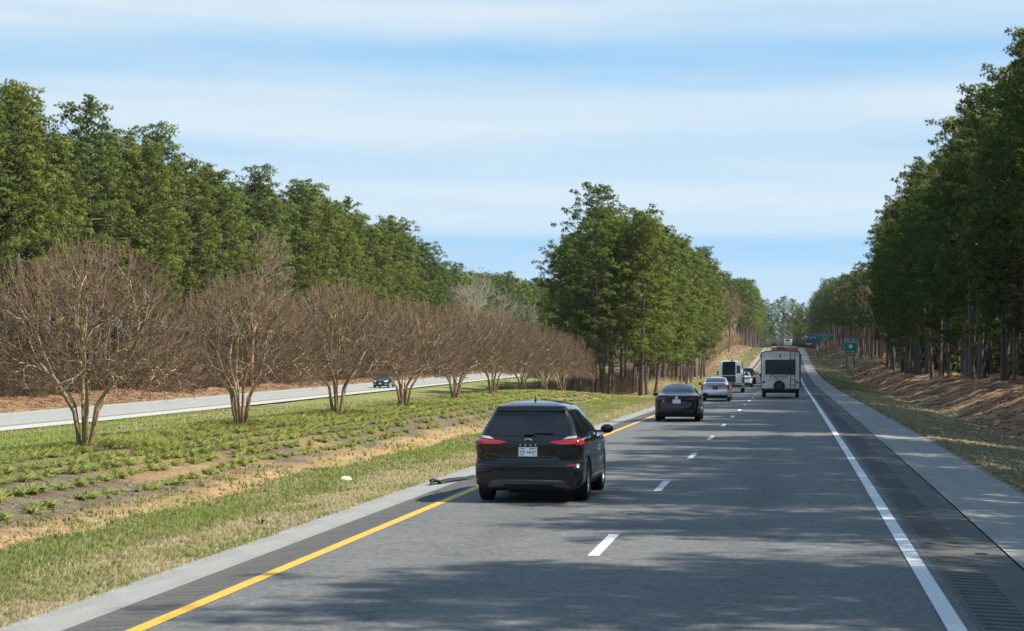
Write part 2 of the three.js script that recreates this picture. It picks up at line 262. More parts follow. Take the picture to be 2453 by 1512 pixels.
// ---------------------------------------------------------------- pines
const leafMat = (r, g, b, tr = 0.3) => new THREE.MeshPhysicalMaterial({ color: lin(r, g, b), vertexColors: true, roughness: 0.95, transmission: tr, thickness: 0, specularIntensity: 0.25, side: THREE.DoubleSide });
const barkTex = (() => { const rr = rng(3); return dataTex(128, 256, (x, y) => { const v = 0.75 + 0.9 * (pnoise(x / 6, y / 24, 10) - 0.5) + 0.5 * (pnoise(x / 3, y / 6, 42) - 0.5) + (rr() - 0.5) * 0.2; return v; }); })();
const barkMat = new THREE.MeshStandardMaterial({ color: lin(0.135, 0.11, 0.09), roughness: 1, vertexColors: true });
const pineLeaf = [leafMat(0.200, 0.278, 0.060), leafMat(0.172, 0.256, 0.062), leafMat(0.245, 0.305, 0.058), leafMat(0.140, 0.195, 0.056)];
function blades(mb, c, R, n, r, len, w, out, tone) { // a tuft of needles at c, fanned about the direction out
  for (let k = 0; k < n; k++) {
    const d = V(r() * 2 - 1, r() * 2 - 1, r() * 2 - 1).normalize().addScaledVector(out, 0.75).normalize();
    const side = V(r() * 2 - 1, r() * 2 - 1, r() * 2 - 1).cross(d).normalize(), L = len * (0.7 + 0.6 * r()), h = w * (0.7 + 0.6 * r());
    const nn = V(0, 0, 0).crossVectors(side, d).normalize(); if (nn.dot(out) < 0) nn.negate(); nn.lerp(out, 0.68).normalize();
    const q = tone * (0.91 + 0.18 * r()), col = [q * (0.97 + 0.12 * r()), q, q * 0.95];
    const a = mb.v(c.x + side.x * h, c.y + side.y * h, c.z + side.z * h, nn.x, nn.y, nn.z, col), b = mb.v(c.x - side.x * h, c.y - side.y * h, c.z - side.z * h, nn.x, nn.y, nn.z, col), e = mb.v(c.x + d.x * L, c.y + d.y * L, c.z + d.z * L, nn.x, nn.y, nn.z, col);
    mb.tri(a, b, e);
  }
}
function pineShape(seed, o) {                // H, base (height of the lowest living limb), R (crown radius), limbs, pads, tufts
  const r = rng(seed), wood = new MB(true), leaf = new MB(true), H = o.H, bend = V((r() - 0.5) * 1.5, 0, (r() - 0.5) * 1.5), lean = V((r() - 0.5) * 1.5, 0, (r() - 0.5) * 1.5);
  const at = (y) => { const t = y / H; return V(bend.x * Math.sin(t * 3) + lean.x * t, y, bend.z * Math.sin(t * 2.6) + lean.z * t); };
  const r0 = H * 0.0082, pts = [], rad = [];
  for (let k = 0; k <= 9; k++) { const y = k === 0 ? -0.5 : H * 0.97 * k / 9; pts.push(at(y)); rad.push(k === 0 ? r0 * 1.35 : k === 1 ? r0 : r0 * (1 - 0.93 * Math.pow(k / 9, 1.2))); }
  wood.tube(pts, rad, 8, (t) => { const v = 0.9 + 0.3 * r(); return t < 0.55 ? [0.95 * v, 0.95 * v, 0.95 * v] : [1.15 * v, 0.95 * v, 0.8 * v]; });
  for (let k = 0; k < (o.stubs ?? 10); k++) { // dead limbs below the crown
    const y = o.base * (0.35 + 0.65 * r()), a = r() * 6.28, L = 0.5 + r() * 1.6, p = at(y), d = V(Math.cos(a), -0.15 + r() * 0.3, Math.sin(a));
    wood.tube([p, p.clone().addScaledVector(d, L * 0.5), p.clone().addScaledVector(d, L).add(V(0, -0.1 * L, 0))], [0.03, 0.022, 0.008], 3, [1.1, 1.05, 1]);
  }
  let a = r() * 6.28;
  for (let k = 0; k < o.limbs; k++) {
    const t = Math.pow((k + 0.5 * r()) / o.limbs, 0.80), y = lerp(o.base, H * 0.97, t); a += 2.4 + (r() - 0.5) * 0.9;
    const prof = (t < 0.25 ? lerp(0.70, 1, t / 0.25) : Math.sqrt(Math.max(0, 1 - Math.pow((t - 0.25) / 0.80, 2.2)))), L = Math.max(0.45, o.R * prof * (0.62 + 0.55 * r()));
    const up = lerp(-0.12, 0.75, t) + (r() - 0.5) * 0.3, d = V(Math.cos(a), up, Math.sin(a)).normalize(), p = at(y), mid = p.clone().addScaledVector(d, L * 0.55).add(V(0, -0.06 * L, 0)), end = p.clone().addScaledVector(d, L).add(V(0, 0.10 * L, 0));
    wood.tube([p, mid, end], [0.022 + 0.014 * L, 0.012 + 0.009 * L, 0.01], 4, [0.9, 0.85, 0.8]);
    const pads = Math.max(1, Math.round(o.pads * (0.35 + L / o.R * 0.8)));
    for (let q = 0; q < pads; q++) {
      const u = pads === 1 ? 0.95 : lerp(0.34, 1.02, (q + r() * 0.6) / pads), c = (u < 0.55 ? p.clone().lerp(mid, u / 0.55) : mid.clone().lerp(end, (u - 0.55) / 0.45)), s = (0.40 + 0.34 * r()) * (o.padR ?? 1) * (1 - 0.15 * t);
      c.add(V((r() - 0.5) * L * 0.42, (r() - 0.35) * 0.5, (r() - 0.5) * L * 0.42));
      const tone = 0.70 + 0.55 * r();
      for (let j = 0; j < o.tufts; j++) {
        const n = V(r() * 2 - 1, (r() * 2 - 1) * 0.9 + 0.25, r() * 2 - 1).normalize(), f = Math.pow(r(), 0.5), tp = c.clone().add(V(n.x * s * 1.25 * f, n.y * s * 0.62 * f, n.z * s * 1.25 * f));
        blades(leaf, tp, 0, o.blades ?? 6, r, o.len ?? 0.27, o.wide ?? 0.034, n.lerp(V(0, 1, 0), 0.35).normalize(), tone * (0.88 + 0.24 * r()));
      }
    }
  }
  return { wood: wood.build(), leaf: leaf.build(), H };
}
const pineKinds = [0, 1, 2, 3, 4, 5].map((k) => pineShape(100 + k * 7, { H: 23 + (k % 3) * 1.2, base: 8.2 + (k % 4) * 0.9, R: 4.0 + (k % 2) * 0.7, limbs: 62, pads: 4.3, tufts: 18, blades: 17, len: 0.215, wide: 0.0225 }));
const edgeKinds = [0, 1, 2].map((k) => pineShape(300 + k * 11, { H: 20 + k, base: 3.6 + k * 0.8, R: 4.3, limbs: 66, pads: 4.5, tufts: 18, blades: 17, len: 0.215, wide: 0.0225 }));
const lowKinds = [0, 1].map((k) => pineShape(500 + k * 13, { H: 23 + k * 1.5, base: 8.5, R: 4.3, limbs: 46, pads: 2.9, tufts: 6, blades: 5, len: 0.5, wide: 0.085, stubs: 3, padR: 1.25 }));
const pineProto = new Map();
function pine(kind, tone, x, s, scale, turn, label, group) {
  const key = kind.leaf.uuid + tone;
  let g = pineProto.get(key);
  if (!g) { g = new THREE.Group(); part('trunk', kind.wood, barkMat, g); part('crown', kind.leaf, pineLeaf[tone], g); pineProto.set(key, g); }
  const o = g.clone(); o.name = numbered('pine_tree'); tag(o, label, 'tree', group); scene.add(o);
  o.position.set(x, land(x, s) - 0.05, -s); o.rotation.y = turn; o.scale.set(scale * (0.94 + 0.12 * hash(x * 9, s * 9)), scale, scale * (0.94 + 0.12 * hash(s * 7, x * 7)));
  return o;
}
function wood(name, label, spots, tones, kinds = lowKinds) {   // the trees behind, one mass
  const g = new THREE.Group(); g.name = numbered(name); g.userData = { label, kind: 'stuff' }; scene.add(g);
  kinds.forEach((kind, k) => {
    const list = spots.filter((_, i) => i % kinds.length === k);
    for (const [nm, geo, mat] of [['trunk', kind.wood, barkMat], ['crown', kind.leaf, pineLeaf[tones[k % tones.length]]]]) {
      const m = new THREE.InstancedMesh(geo, mat, list.length), mx = new THREE.Matrix4(), q = new THREE.Quaternion(), e = new THREE.Euler();
      list.forEach(([x, s, sc, tn], i) => { mx.compose(V(x, land(x, s) - 0.1, -s), q.setFromEuler(e.set(0, tn, 0)), V(sc, sc, sc)); m.setMatrixAt(i, mx); });
      m.name = nm; m.userData = { kind: 'stuff' }; m.castShadow = m.receiveShadow = true; g.add(m);
    }
  });
}
{
  const r = rng(2024);
  // right-hand wood: two rows one can tell apart, the rest behind as one mass; it runs on beside and behind the lens, where it shades the road
  const deepR = [], nearR = [], deepL = [], far = [];
  for (let s = -150; s < 640; s += 3.6) for (const [row, x0] of [[0, 15.0], [1, 18.4], [2, 22.0], [3, 25.8], [4, 30], [5, 35], [6, 41]]) {
    if (s > 300 && row > 3) continue;
    const x = x0 + (r() - 0.5) * 2.4, q = s + (r() - 0.5) * 2.6 + row * 1.1, sc = (0.80 + 0.13 * r()) * (q < 140 ? 0.96 : 1), tn = r() * 6.28, skip = r();
    if (q > 310 && q < 400 && x < 16.5) continue;
    if (q > 330) { if (skip < 0.8) deepR.push([x, q, sc * 0.86, tn]); continue; }
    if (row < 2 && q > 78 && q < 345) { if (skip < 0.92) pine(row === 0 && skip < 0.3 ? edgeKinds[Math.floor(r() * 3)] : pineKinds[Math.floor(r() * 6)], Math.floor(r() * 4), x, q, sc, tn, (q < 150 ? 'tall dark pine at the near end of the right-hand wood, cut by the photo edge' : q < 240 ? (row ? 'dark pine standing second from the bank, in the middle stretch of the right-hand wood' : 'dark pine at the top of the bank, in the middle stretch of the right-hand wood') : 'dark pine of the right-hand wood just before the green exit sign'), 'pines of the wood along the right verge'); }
    else if (q < 85 ? skip < (q < 34 ? (row < 2 ? 0.62 : 0.30) : row < 2 ? 0.78 : 0.52) : skip < 0.36) (q < 85 && q > -20 ? nearR : deepR).push([x, q, sc * 1.0, tn]);
  }
  // median grove
  const groveLabel = (x, s) => (s < 197 ? (x < -20 ? 'low dark pine at the left flank of the median grove' : 'pine at the near face of the median grove') : x > -16 ? 'sunlit pine at the road side of the median grove' : 'pine inside the median grove, only its crown showing');
  for (let s = 188; s < 345; s += 5.2) for (const x0 of [-14.2, -17.8, -21.2]) {
    if (x0 < -19 && s > 262) continue;
    const x = x0 + (r() - 0.5) * 2.2, q = s + (r() - 0.5) * 2.6 + (x0 + 14) * -0.25, k = (x0 > -15 || s < 196) ? edgeKinds[Math.floor(r() * 3)] : pineKinds[Math.floor(r() * 6)];
    pine(k, [2, 0, 2, 1][Math.floor(r() * 4)], x, q, (x0 < -20 ? 0.67 : s < 196 ? 0.79 : x0 > -15 ? 0.83 : 0.78) * (0.88 + 0.17 * r()), r() * 6.28, groveLabel(x, q), 'pines of the grove on the median');
  }
  for (const [x, s, k] of [[-16.2, 372, 0.84], [-19, 384, 0.92], [-16.8, 402, 0.98], [-20, 415, 0.95], [-15.8, 428, 0.8], [-18.5, 446, 0.86], [-15.6, 470, 0.78], [-19.5, 486, 0.84], [-14.8, 512, 0.7], [-18, 530, 0.8]]) pine(pineKinds[Math.floor(r() * 6)], 1, x, s, k, r() * 6.28, 'pine rising among bare trees past the far end of the median grove', 'pines past the far end of the median grove');
  // left-hand wood beyond the opposite carriageway
  for (let s = -150; s < 660; s += 4.6) for (const [row, x0] of [[0, -58.6], [1, -63], [2, -68], [3, -74], [4, -82], [5, -92], [6, -104], [7, -118]]) {
    const x = x0 + (r() - 0.5) * 2.8, q = s + (r() - 0.5) * 3 + row, sc = (0.86 + 0.12 * r()) * (q > 330 ? 0.8 : q > 300 ? 0.9 : 1), tn = r() * 6.28, skip = r();
    if (q > -150 && q < 130 && row > 2) continue;
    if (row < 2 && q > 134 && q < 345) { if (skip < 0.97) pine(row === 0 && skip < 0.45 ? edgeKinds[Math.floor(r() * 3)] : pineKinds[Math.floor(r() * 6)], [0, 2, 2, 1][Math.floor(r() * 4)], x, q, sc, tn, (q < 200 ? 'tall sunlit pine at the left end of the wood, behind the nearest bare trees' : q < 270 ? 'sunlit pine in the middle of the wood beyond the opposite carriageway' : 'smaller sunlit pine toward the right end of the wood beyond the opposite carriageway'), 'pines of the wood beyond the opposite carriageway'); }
    else if (skip < 0.7) deepL.push([x, q, sc, tn]);
  }
  for (let s = 400; s < 700; s += 4.5) for (const x0 of [-23, -27, -32, -38]) if (r() < 0.8) far.push([x0 + (r() - 0.5) * 3, s + (r() - 0.5) * 4, 0.75 + 0.2 * r(), r() * 6.28]);
  for (let x = -150; x < 70; x += 4.2) for (const s of [880, 890, 902, 915, 872]) { if (r() < 0.9) far.push([x + (r() - 0.5) * 3, s + (r() - 0.5) * 8 + Math.abs(x + 40) * 0.1, s < 875 ? 0.3 + 0.2 * r() : 0.72 + 0.34 * r(), r() * 6.28]); }
  for (let x = -150; x < 70; x += 1.7) far.push([x + (r() - 0.5) * 2, 868 + r() * 5, 0.42 + 0.18 * r(), r() * 6.28], [x + (r() - 0.5) * 2, 860 + r() * 5, 0.24 + 0.14 * r(), r() * 6.28]);
  for (let x = -110; x < 60; x += 5) far.push([x, -210 + (r() - 0.5) * 12, 0.9 + 0.2 * r(), r() * 6.28], [x + 2.5, -222 + (r() - 0.5) * 8, 0.6 + 0.2 * r(), r() * 6.28]);
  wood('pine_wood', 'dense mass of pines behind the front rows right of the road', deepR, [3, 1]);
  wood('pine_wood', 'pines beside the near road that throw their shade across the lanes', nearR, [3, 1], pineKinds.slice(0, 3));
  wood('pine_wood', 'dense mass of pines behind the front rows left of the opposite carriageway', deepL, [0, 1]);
  for (let s = 640; s < 860; s += 4) for (const x0 of [11.5, 14.5, 18.5, -12.5, -16, -20.5]) if (r() < 0.75) far.push([x0 + (r() - 0.5) * 2.4, s + (r() - 0.5) * 4, 0.72 + 0.2 * r(), r() * 6.28]);
  wood('pine_wood', 'distant hazy pines closing the view past the crest of the road', far, [1, 0]);
}
// ---------------------------------------------------------------- bare trees
function bareShape(seed, o) {                // stems, then forks until the twigs; everything stays inside a domed outline
  const r = rng(seed), limbs = new MB(true), twigs = new MB(true), stems = [];
  const inside = (p) => { const dx = Math.hypot(p.x, p.z) / o.R, t = clamp((p.y - o.low) / (o.H - o.low), -1, 1); return p.y < o.low ? (o.low - p.y < 1.2 && dx < 1 ? 0.9 : 0.5) + dx * 0.3 : dx * dx + Math.pow(t, 3.2); };
  const col = (t) => { const v = 0.8 + 0.4 * r(); return t < 2 ? [1.12 * v, 1.0 * v, 0.9 * v] : [0.98 * v, 1.0 * v, 0.82 * v]; };
  function grow(p, d, L, rad, depth) {
    const n = depth < 3 ? 3 : depth < 6 ? 2 : 1, pts = [p], rr = [rad]; let q = p, dir = d.clone();
    for (let k = 1; k <= n; k++) { dir.add(V((r() - 0.5) * o.kink, (r() - 0.5) * o.kink + o.lift * (depth < 3 ? 1 : 0.6), (r() - 0.5) * o.kink)).normalize(); q = q.clone().addScaledVector(dir, L / n); pts.push(q); rr.push(lerp(rad, rad * 0.66, k / n)); }
    const last = depth >= o.depth || inside(q) > 1.04, mb = depth >= o.twigFrom ? twigs : limbs;
    mb.tube(pts, rr, depth < 2 ? 6 : depth < 4 ? 4 : 3, depth >= o.twigFrom ? (t) => { const v = 0.75 + 0.5 * r(); return [v, v * 0.98, v * 0.94]; } : col(depth));
    if (last) {
      if (o.seeds && q.y > o.low && r() < o.seeds) for (let k = 0; k < 5; k++) { const c = q.clone().addScaledVector(dir, 0.02 + 0.05 * k).add(V((r() - 0.5) * 0.07, (r() - 0.5) * 0.07, (r() - 0.5) * 0.07)), s = 0.017 + 0.012 * r(), f = [0.44, 0.36, 0.32]; const a = mb.v(c.x - s, c.y, c.z, 0, 0.5, 0.8, f), b = mb.v(c.x + s, c.y - s * 0.4, c.z + s, 0.6, 0.5, 0.6, f), e = mb.v(c.x, c.y + s * 1.6, c.z - s, -0.6, 0.6, 0.4, f), g = mb.v(c.x, c.y - s, c.z - s, 0, -0.5, -0.8, f); mb.tri(a, b, e); mb.tri(b, g, e); mb.tri(a, e, g); }
      return;
    }
    const forks = depth === 0 ? 3 : 2 + (r() < o.extra ? 1 : 0);
    for (let k = 0; k < forks; k++) {
      const b = k === 0 ? q : pts[Math.max(1, Math.round(n * (0.45 + 0.55 * r())))], out = V(b.x, 0, b.z); if (out.lengthSq() > 0) out.normalize();
      const nd = dir.clone().add(V((r() * 2 - 1), (r() * 2 - 1) * 0.8, (r() * 2 - 1)).multiplyScalar(o.spread)).addScaledVector(out, o.out).normalize();
      grow(b, nd, L * (k === 0 ? 0.80 : 0.72) * (0.82 + 0.36 * r()), Math.max(o.fine, rad * (k === 0 ? 0.62 : 0.5)), depth + 1);
    }
  }
  for (let k = 0; k < o.stems; k++) {
    const a = k / o.stems * 6.28 + r() * 0.7, tilt = o.tilt * (0.45 + 0.8 * r()), b = V(Math.cos(a) * o.foot, -0.15, Math.sin(a) * o.foot), d = V(Math.cos(a) * Math.sin(tilt), Math.cos(tilt), Math.sin(a) * Math.sin(tilt)), L = o.stemL * (0.85 + 0.35 * r()), rad = o.rad * (0.75 + 0.5 * r());
    const m = new MB(true), m1 = b.clone().addScaledVector(d, L * 0.5).add(V(Math.cos(a) * -0.05, 0, Math.sin(a) * -0.05)), e = b.clone().addScaledVector(d, L), v = 0.85 + 0.3 * r();
    m.tube([b, b.clone().addScaledVector(d, 0.28), m1, e], [rad * 1.5, rad * 1.12, rad * 0.95, rad * 0.8], 8, (t) => [lerp(1.0, 0.95, t) * v, lerp(0.70, 0.80, t) * v, lerp(0.60, 0.70, t) * v]);
    stems.push(m.build());
    for (let f = 0; f < 3; f++) grow(e, d.clone().add(V((r() - 0.5) * 0.55, 0.1, (r() - 0.5) * 0.55)).addScaledVector(V(Math.cos(a), 0, Math.sin(a)), f * 0.22).normalize(), o.first * (0.8 + 0.4 * r()), rad * 0.68, 1);
  }
  return { stems, limbs: limbs.build(), twigs: twigs.build() };
}
function domeShape(seed, o) {                // a vase of stems whose forks divide the twigs of a dome among themselves
  const r = rng(seed), limbs = new MB(true), twigs = new MB(true), stems = [], ends = [];
  while (ends.length < o.n) { const el = Math.asin(lerp(-0.26, 1, Math.pow(r(), 1.15))), a = r() * 6.28, u = Math.pow(lerp(0.14, 1, r()), 0.42) * (0.95 + 0.10 * fbm(a * 1.6 + seed, el * 2.2, 2)), c = Math.cos(el), p = V(Math.cos(a) * c * o.a * u, o.low + Math.sin(el) * o.b * u * (el < 0 ? 0.7 : 1), Math.sin(a) * c * o.a * u); if (u > 0.5) { p.d = p.clone().sub(V(0, 0.9, 0)).normalize().multiplyScalar(2.6).lerp(p, 0.22); ends.push(p); } }
  const rad = (n) => 0.0046 * Math.pow(n, 0.375), mid = (pts) => { const c = V(0, 0, 0); pts.forEach((p) => c.add(p)); return c.divideScalar(pts.length); };
  const wob = (k) => V((r() - 0.5) * k, (r() - 0.5) * k, (r() - 0.5) * k);
  function grow(p, dir, pts, depth) {
    const n = pts.length, v = 0.75 + 0.5 * r();
    if (n <= 2) {
      for (const e of pts) {
        const L = p.distanceTo(e), m = p.clone().lerp(e, 0.5).addScaledVector(dir, L * 0.09).add(wob(L * 0.13)), tip = e.clone().add(wob(0.06)).add(V(0, 0.05, 0)), s = [v, v * 0.96, v * 0.9];
        twigs.tube([p, m, tip], [0.0082, 0.0068, 0.004], 3, s);
        for (let k = 0; k < 3; k++) { const b = m.clone().lerp(tip, 0.15 + 0.8 * r()), g = tip.clone().sub(p).normalize().add(wob(0.8)).add(V(0, 0.12, 0)).normalize(); twigs.tube([b, b.clone().addScaledVector(g, 0.10 + 0.2 * r())], [0.006, 0.0035], 3, [s[0] * 0.86, s[1] * 0.80, s[2] * 0.78]); }
      }
      return;
    }
    const c = mid(pts), f = n > 120 ? 0.30 : n > 12 ? 0.36 : 0.42, q = p.clone().lerp(c, f).addScaledVector(dir, p.distanceTo(c) * 0.10).add(wob(p.distanceTo(c) * 0.07)), m = p.clone().lerp(q, 0.5).addScaledVector(dir, p.distanceTo(q) * 0.07).add(wob(p.distanceTo(q) * 0.06));
    const mb = n > 5 ? limbs : twigs, cc = n > 5 ? (n > 60 ? [1.0 * v, 0.92 * v, 0.80 * v] : [1.10 * v, 1.07 * v, 0.90 * v]) : [1.1 * v, 1.05 * v, 0.95 * v];
    mb.tube([p, m, q], [rad(n), rad(n) * 0.93, rad(n) * 0.86], n > 60 ? 6 : n > 12 ? 4 : 3, cc);
    const nd = q.clone().sub(m).normalize(); let A = pts[Math.floor(r() * n)].d, B = A, best = -1; const midD = (l) => mid(l.map((x) => x.d)); for (let k = 0; k < 12; k++) { const x = pts[Math.floor(r() * n)].d, d = x.distanceTo(A); if (d > best) { best = d; B = x; } }
    let a = [], b = []; for (let it = 0; it < 3; it++) { a = []; b = []; for (const x of pts) (x.d.distanceToSquared(A) < x.d.distanceToSquared(B) ? a : b).push(x); if (!a.length || !b.length) break; A = midD(a); B = midD(b); }
    if (!a.length || !b.length) { a = pts.slice(0, n >> 1); b = pts.slice(n >> 1); }
    grow(q, nd, a, depth + 1); grow(q, nd, b, depth + 1);
  }
  const groups = Array.from({ length: o.stems }, () => []), turn = r() * 6.28;
  for (const e of ends) { const near = Math.hypot(e.x, e.z) < o.a * 0.32 && r() < 0.8; const k = near ? o.stems - 1 : Math.floor((((Math.atan2(e.z, e.x) + turn) % 6.2832) + 6.2832) % 6.2832 / 6.2832 * (o.stems - 1)); groups[k].push(e); }
  groups.forEach((pts, k) => {
    if (pts.length < 3) return;
    const c = mid(pts), h = V(c.x, 0, c.z).normalize(), foot = h.clone().multiplyScalar(k === o.stems - 1 ? 0.02 : 0.11).add(V(0, -0.15, 0)), len = o.fork * (0.85 + 0.35 * r()), tilt = k === o.stems - 1 ? 0.04 : 0.11 + 0.12 * r(), d = V(h.x * Math.sin(tilt), Math.cos(tilt), h.z * Math.sin(tilt)), R = rad(pts.length) * 1.0, m = new MB(true), v = 0.85 + 0.3 * r();
    const e1 = foot.clone().addScaledVector(d, len * 0.5).add(wob(0.06)), e2 = foot.clone().addScaledVector(d, len).add(wob(0.05));
    m.tube([foot, foot.clone().addScaledVector(d, 0.3), e1, e2], [R * 1.7, R * 1.2, R * 1.05, R * 0.9], 8, (t) => [lerp(0.95, 0.95, t) * v, lerp(0.66, 0.80, t) * v, lerp(0.55, 0.68, t) * v]);
    stems.push(m.build()); grow(e2, d, pts, 1);
  });
  return { stems, limbs: limbs.build(), twigs: twigs.build() };
}
const myrtleBark = new THREE.MeshStandardMaterial({ color: lin(0.33, 0.27, 0.185), vertexColors: true, roughness: 0.85 });
const myrtleTwig = new THREE.MeshStandardMaterial({ color: lin(0.235, 0.172, 0.126), vertexColors: true, roughness: 0.95 });
{
  const shapes = [0, 1, 2].map((k) => domeShape(40 + k * 17, { n: 3500, a: 2.72 + 0.1 * k, b: 3.12 - 0.1 * k, low: 1.74, stems: 7 - (k === 1), fork: 1.12 }));
  const px = [[-420, 1172], [203, 1070], [577, 1025], [808, 998], [966, 973], [1090, 957], [1180, 945], [1250, 935], [1303, 932], [1345, 932]];
  const zc = [2.12, 2.913, 3.743, 4.541, 5.317, 6.14, 6.917, 7.67, 8.364, 9.0];
  const words = [null, 'nearest crape myrtle in the row, leaning apart on few bare stems at the left', 'second nearest bare crape myrtle, with a thick bundle of upright stems', 'third nearest bare crape myrtle in the median row, stems joined low', 'fourth bare crape myrtle, just right of the oncoming car', 'fifth bare crape myrtle along the lily bed, above the dark utility car', 'sixth bare crape myrtle, wide stems, right of the fifth', 'seventh bare crape myrtle, slender single reddish trunk', 'eighth bare crape myrtle with splayed stems before the opposite road', 'farthest bare crape myrtle, beside the pine grove'];
  words[5] = 'fifth bare crape myrtle along the lily bed, counting from the left';
  px.forEach(([x, y], i) => {
    if (!i) return;
    const p = ray(x, y, zc[i] * 16.35), s = -p.z, k = shapes[(i * 2 + 1) % 3], t = thing('crape_myrtle', words[i], 'tree', 'crape myrtles along the median');
    const sc = [1, 1.02, 0.97, 1.03, 0.96, 1.02, 1.0, 0.9, 0.94, 0.99][i];
    t.position.set(p.x, land(p.x, s) - 0.02, p.z); t.rotation.y = i * 1.9 + 0.4; t.scale.set(sc * (1 + 0.05 * Math.sin(i * 2.3)), sc, sc * (1 + 0.05 * Math.cos(i * 1.7)));
    k.stems.forEach((g) => part('stem', g, myrtleBark, t));
    part('limbs', k.limbs, myrtleBark, t); part('twigs', k.twigs, myrtleTwig, t);
  });
}
{ // leafless hardwoods among and beyond the pines
  const tan = new THREE.MeshStandardMaterial({ color: lin(0.36, 0.28, 0.19), vertexColors: true, roughness: 1 }), grey = new THREE.MeshStandardMaterial({ color: lin(0.42, 0.38, 0.32), vertexColors: true, roughness: 1 });
  const kinds = [0, 1, 2].map((k) => bareShape(900 + k * 5, { stems: 1, foot: 0.01, tilt: 0.06, stemL: 5.5, rad: 0.19, first: 3.2, H: 17, low: 3.4, R: 4.2, depth: 8, twigFrom: 3, kink: 0.3, lift: 0.05, spread: 0.5, out: 0.1, extra: 0.5, fine: 0.016, seeds: 0 }));
  const spots = [];
  const r = rng(61);
  for (let s = 408; s < 640; s += 9) for (const x0 of [-17, -21, -25]) if (r() < 0.75) spots.push([x0 + (r() - 0.5) * 3, s + (r() - 0.5) * 6, 0.72 + 0.35 * r(), 0, 'bare tan hardwood on the bank beyond the median grove', 'bare hardwoods beyond the median grove']);
  for (let s = 355; s < 470; s += 13) spots.push([-57.5 + (r() - 0.5) * 3, s, 0.7 + 0.3 * r(), 1, 'pale grey leafless tree at the far end of the left wood', 'leafless grey trees at the far end of the left wood']);
  for (let s = 372; s < 620; s += 14) spots.push([17 + (r() - 0.5) * 4, s, 0.75 + 0.35 * r(), 0, 'bare tan hardwood on the bank behind the green signs', 'bare hardwoods behind the green signs']);
  spots.push([-56.0, 210, 1.12, 0, 'bare tan tree standing in front of the left-hand pines']);
  const px = ray(1105, 600, 395); spots.push([-54.6, 352, 1.15, 1, 'tall thin leafless tree spire left of the median grove']);
  for (const [x, s, sc, k, label, group] of spots) {
    const g = kinds[Math.floor(r() * 3)], t = thing('bare_tree', label, 'tree', group), mat = k ? grey : tan;
    t.position.set(x, land(x, s) - 0.1, -s); t.rotation.y = r() * 6.28; t.scale.set(sc * 0.95, sc, sc * 0.95);
    part('trunk', mergeGeometries([g.stems[0], g.limbs]), mat, t); part('twigs', g.twigs, mat, t);
  }
}
// ---------------------------------------------------------------- scatter: brush, grass, lilies, litter (nobody could count these)
function scatter(name, label, geo, mat, list, parent) { // list of [x, s, size, turn, color]
  const m = new THREE.InstancedMesh(geo, mat, list.length), mx = new THREE.Matrix4(), q = new THREE.Quaternion(), e = new THREE.Euler();
  list.forEach(([x, s, k, tn, c, kz], i) => { mx.compose(V(x, land(x, s) - 0.015 + 0, -s), q.setFromEuler(e.set(0, tn, 0)), V(k, kz ?? k, k)); m.setMatrixAt(i, mx); m.setColorAt(i, lin(...c)); });
  m.name = numbered(name); m.castShadow = m.receiveShadow = true; m.userData = { label, kind: 'stuff' }; scene.add(m); return m;
}
const vary = (a, b, t, k = 1) => [lerp(a[0], b[0], t) * k, lerp(a[1], b[1], t) * k, lerp(a[2], b[2], t) * k];
function tuft(seed, n, h, w, lean, seg = 2) {
  const r = rng(seed), mb = new MB(true);
  for (let k = 0; k < n; k++) {
    const a = r() * 6.28, L = h * (0.55 + 0.6 * r()), ln = lean * (0.3 + r()), b = V(Math.cos(a + 2) * h * 0.25 * r(), 0, Math.sin(a + 2) * h * 0.25 * r()), sx = -Math.sin(a) * w / 2, sz = Math.cos(a) * w / 2; let prev;
    const v = 0.8 + 0.4 * r();
    for (let j = 0; j <= seg; j++) {
      const t = j / seg, o = L * ln * t * t, y = L * (t - 0.28 * ln * t * t * t), x = b.x + Math.cos(a) * o, z = b.z + Math.sin(a) * o, f = 1 - 0.85 * t, nn = V(Math.cos(a) * 0.4, 0.9, Math.sin(a) * 0.4).normalize();
      if (j === seg) { const e = mb.v(x, y, z, nn.x, nn.y, nn.z, [v, v, v]); mb.tri(prev[0], prev[1], e); } else { const p = [mb.v(x - sx * f, y, z - sz * f, nn.x, nn.y, nn.z, [v, v, v]), mb.v(x + sx * f, y, z + sz * f, nn.x, nn.y, nn.z, [v, v, v])]; if (prev) mb.quad(prev[0], prev[1], p[1], p[0]); prev = p; }
    }
  }
  return mb.build();
}
const blade = new THREE.MeshPhysicalMaterial({ vertexColors: true, color: lin(1, 1, 1), roughness: 0.9, transmission: 0.25, thickness: 0, specularIntensity: 0.3, side: THREE.DoubleSide });
